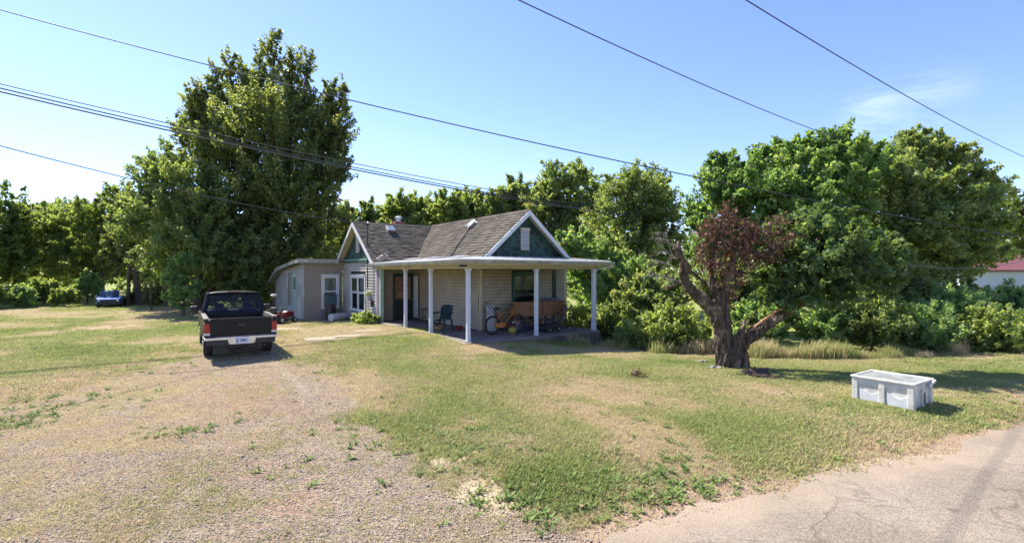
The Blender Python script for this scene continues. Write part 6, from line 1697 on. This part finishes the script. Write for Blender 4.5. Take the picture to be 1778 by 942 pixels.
# stones
def stone(seed):
    r_ = random.Random(seed); mb = MB().ball((0, 0, .3), (1, .8, .6), 6, 4); mb.v = [tuple(c * r_.uniform(.75, 1.2) for c in v) for v in mb.v]; mb.sm = [False] * len(mb.f)
    return mb.mesh('pebble', M_STONE)
stones = [stone(500 + i) for i in range(4)]
X = []; Yv = []
for (n, y0, y1) in ((90000, 3.6, 7), (60000, 7, 12), (12000, 12, 15)):
    x, y = points(rs, n, y0, y1); X.append(x); Yv.append(y)
x = np.concatenate(X); y = np.concatenate(Yv); mk = masks(x, y); ed = edge_dist(x, y)
pr_ = np.clip(.8 * (ed < -.3) + mk['gravel'] * (.35 + .65 * fbm(x, y, .9, 58, 3)) + .25 * mk['soil'] * smooth(.8, 0, ed), 0, 1)
k = (rs.rand(len(x)) < pr_) & ((ed > -.3) | ((ed > -1.0) & (rs.rand(len(x)) < .02))); x = x[k]; y = y[k]
sz = .005 + .010 * rs.rand(len(x)) ** 2.5; big = rs.rand(len(x)) < .004; sz[big] *= 2.2
scatter('gravel', stones, np.stack([x, y, terrain(x, y) + .004], 1), sz, np.clip(rs.normal(size=len(x)) * .22 + .5, 0, 1), 'loose pinkish gravel stones on the drive')
# tall dry grass before the scrub
tall = [blade_clump('tall_grass_clump', 600 + i, 40, .22, .42, .014, M_BLADE, .55) for i in range(4)]
tx = []; ty = []
for (px0, px1, py0, py1, n) in [(1290, 1800, 604, 622, 3200), (1040, 1130, 588, 602, 260), (1130, 1300, 598, 610, 420), (1780, 2200, 605, 625, 500), (0, 170, 522, 530, 500), (990, 1045, 584, 596, 160)]:
    px = rs.uniform(px0, px1, n); py = rs.uniform(py0, py1, n); yy = F * (CAMZ + .02) / (py - HOR); tx.append((px - 889) / F * yy); ty.append(yy)
tx = np.concatenate(tx); ty = np.concatenate(ty); k = poly_sd(tx, ty, house_poly) < -.15; tx = tx[k]; ty = ty[k]
gn = fbm(tx, ty, 1.2, 91, 3)
scatter('tall_grass', tall, np.stack([tx, ty, terrain(tx, ty)], 1), rs.uniform(.35, 1.2, len(tx)) * (.12 + 1.05 * smooth(.3, .75, fbm(tx, ty, .9, 93, 3))), np.clip(.76 + (gn - .5) * 2.0 + rs.normal(size=len(tx)) * .15, 0, 1), 'tall straw coloured grass in front of the scrub')

# fallen leaves and bits of straw on the lawn
M_LITTER = inst_leaf_mat('leaf_litter', [(0.0, (.12, .065, .035)), (1.0, (.34, .26, .16)), (.5, (.22, .14, .075))], .1)
n = 26; rl = np.random.RandomState(9)
lit = [leaves_mesh('fallen_leaf', np.zeros((1, 3)) + [0, 0, .035], unit(np.array([[1, 0, .2]])), unit(np.array([[0, .3, 1.0]])), np.array([.045]), np.array([.028]), np.array([.5]), M_LITTER),
       leaves_mesh('straw_bit', np.zeros((1, 3)) + [0, 0, .03], unit(np.array([[1, 0, .3]])), unit(np.array([[0, .1, 1.0]])), np.array([.11]), np.array([.008]), np.array([.5]), M_LITTER)]
x1, y1 = points(rl, 4200, 4.2, 17); kk = (edge_dist(x1, y1) > 0) & (poly_sd(x1, y1, house_poly) < -.1) & (rl.rand(len(x1)) < smooth(.35, .65, fbm(x1, y1, 1.8, 97, 4)) + .08)
x1 = x1[kk]; y1 = y1[kk]
scatter('fallen_leaves', lit, np.stack([x1, y1, terrain(x1, y1)], 1), rl.uniform(.5, 1.5, len(x1)), rl.rand(len(x1)), 'dead leaves and straw scattered over the lawn and drive')
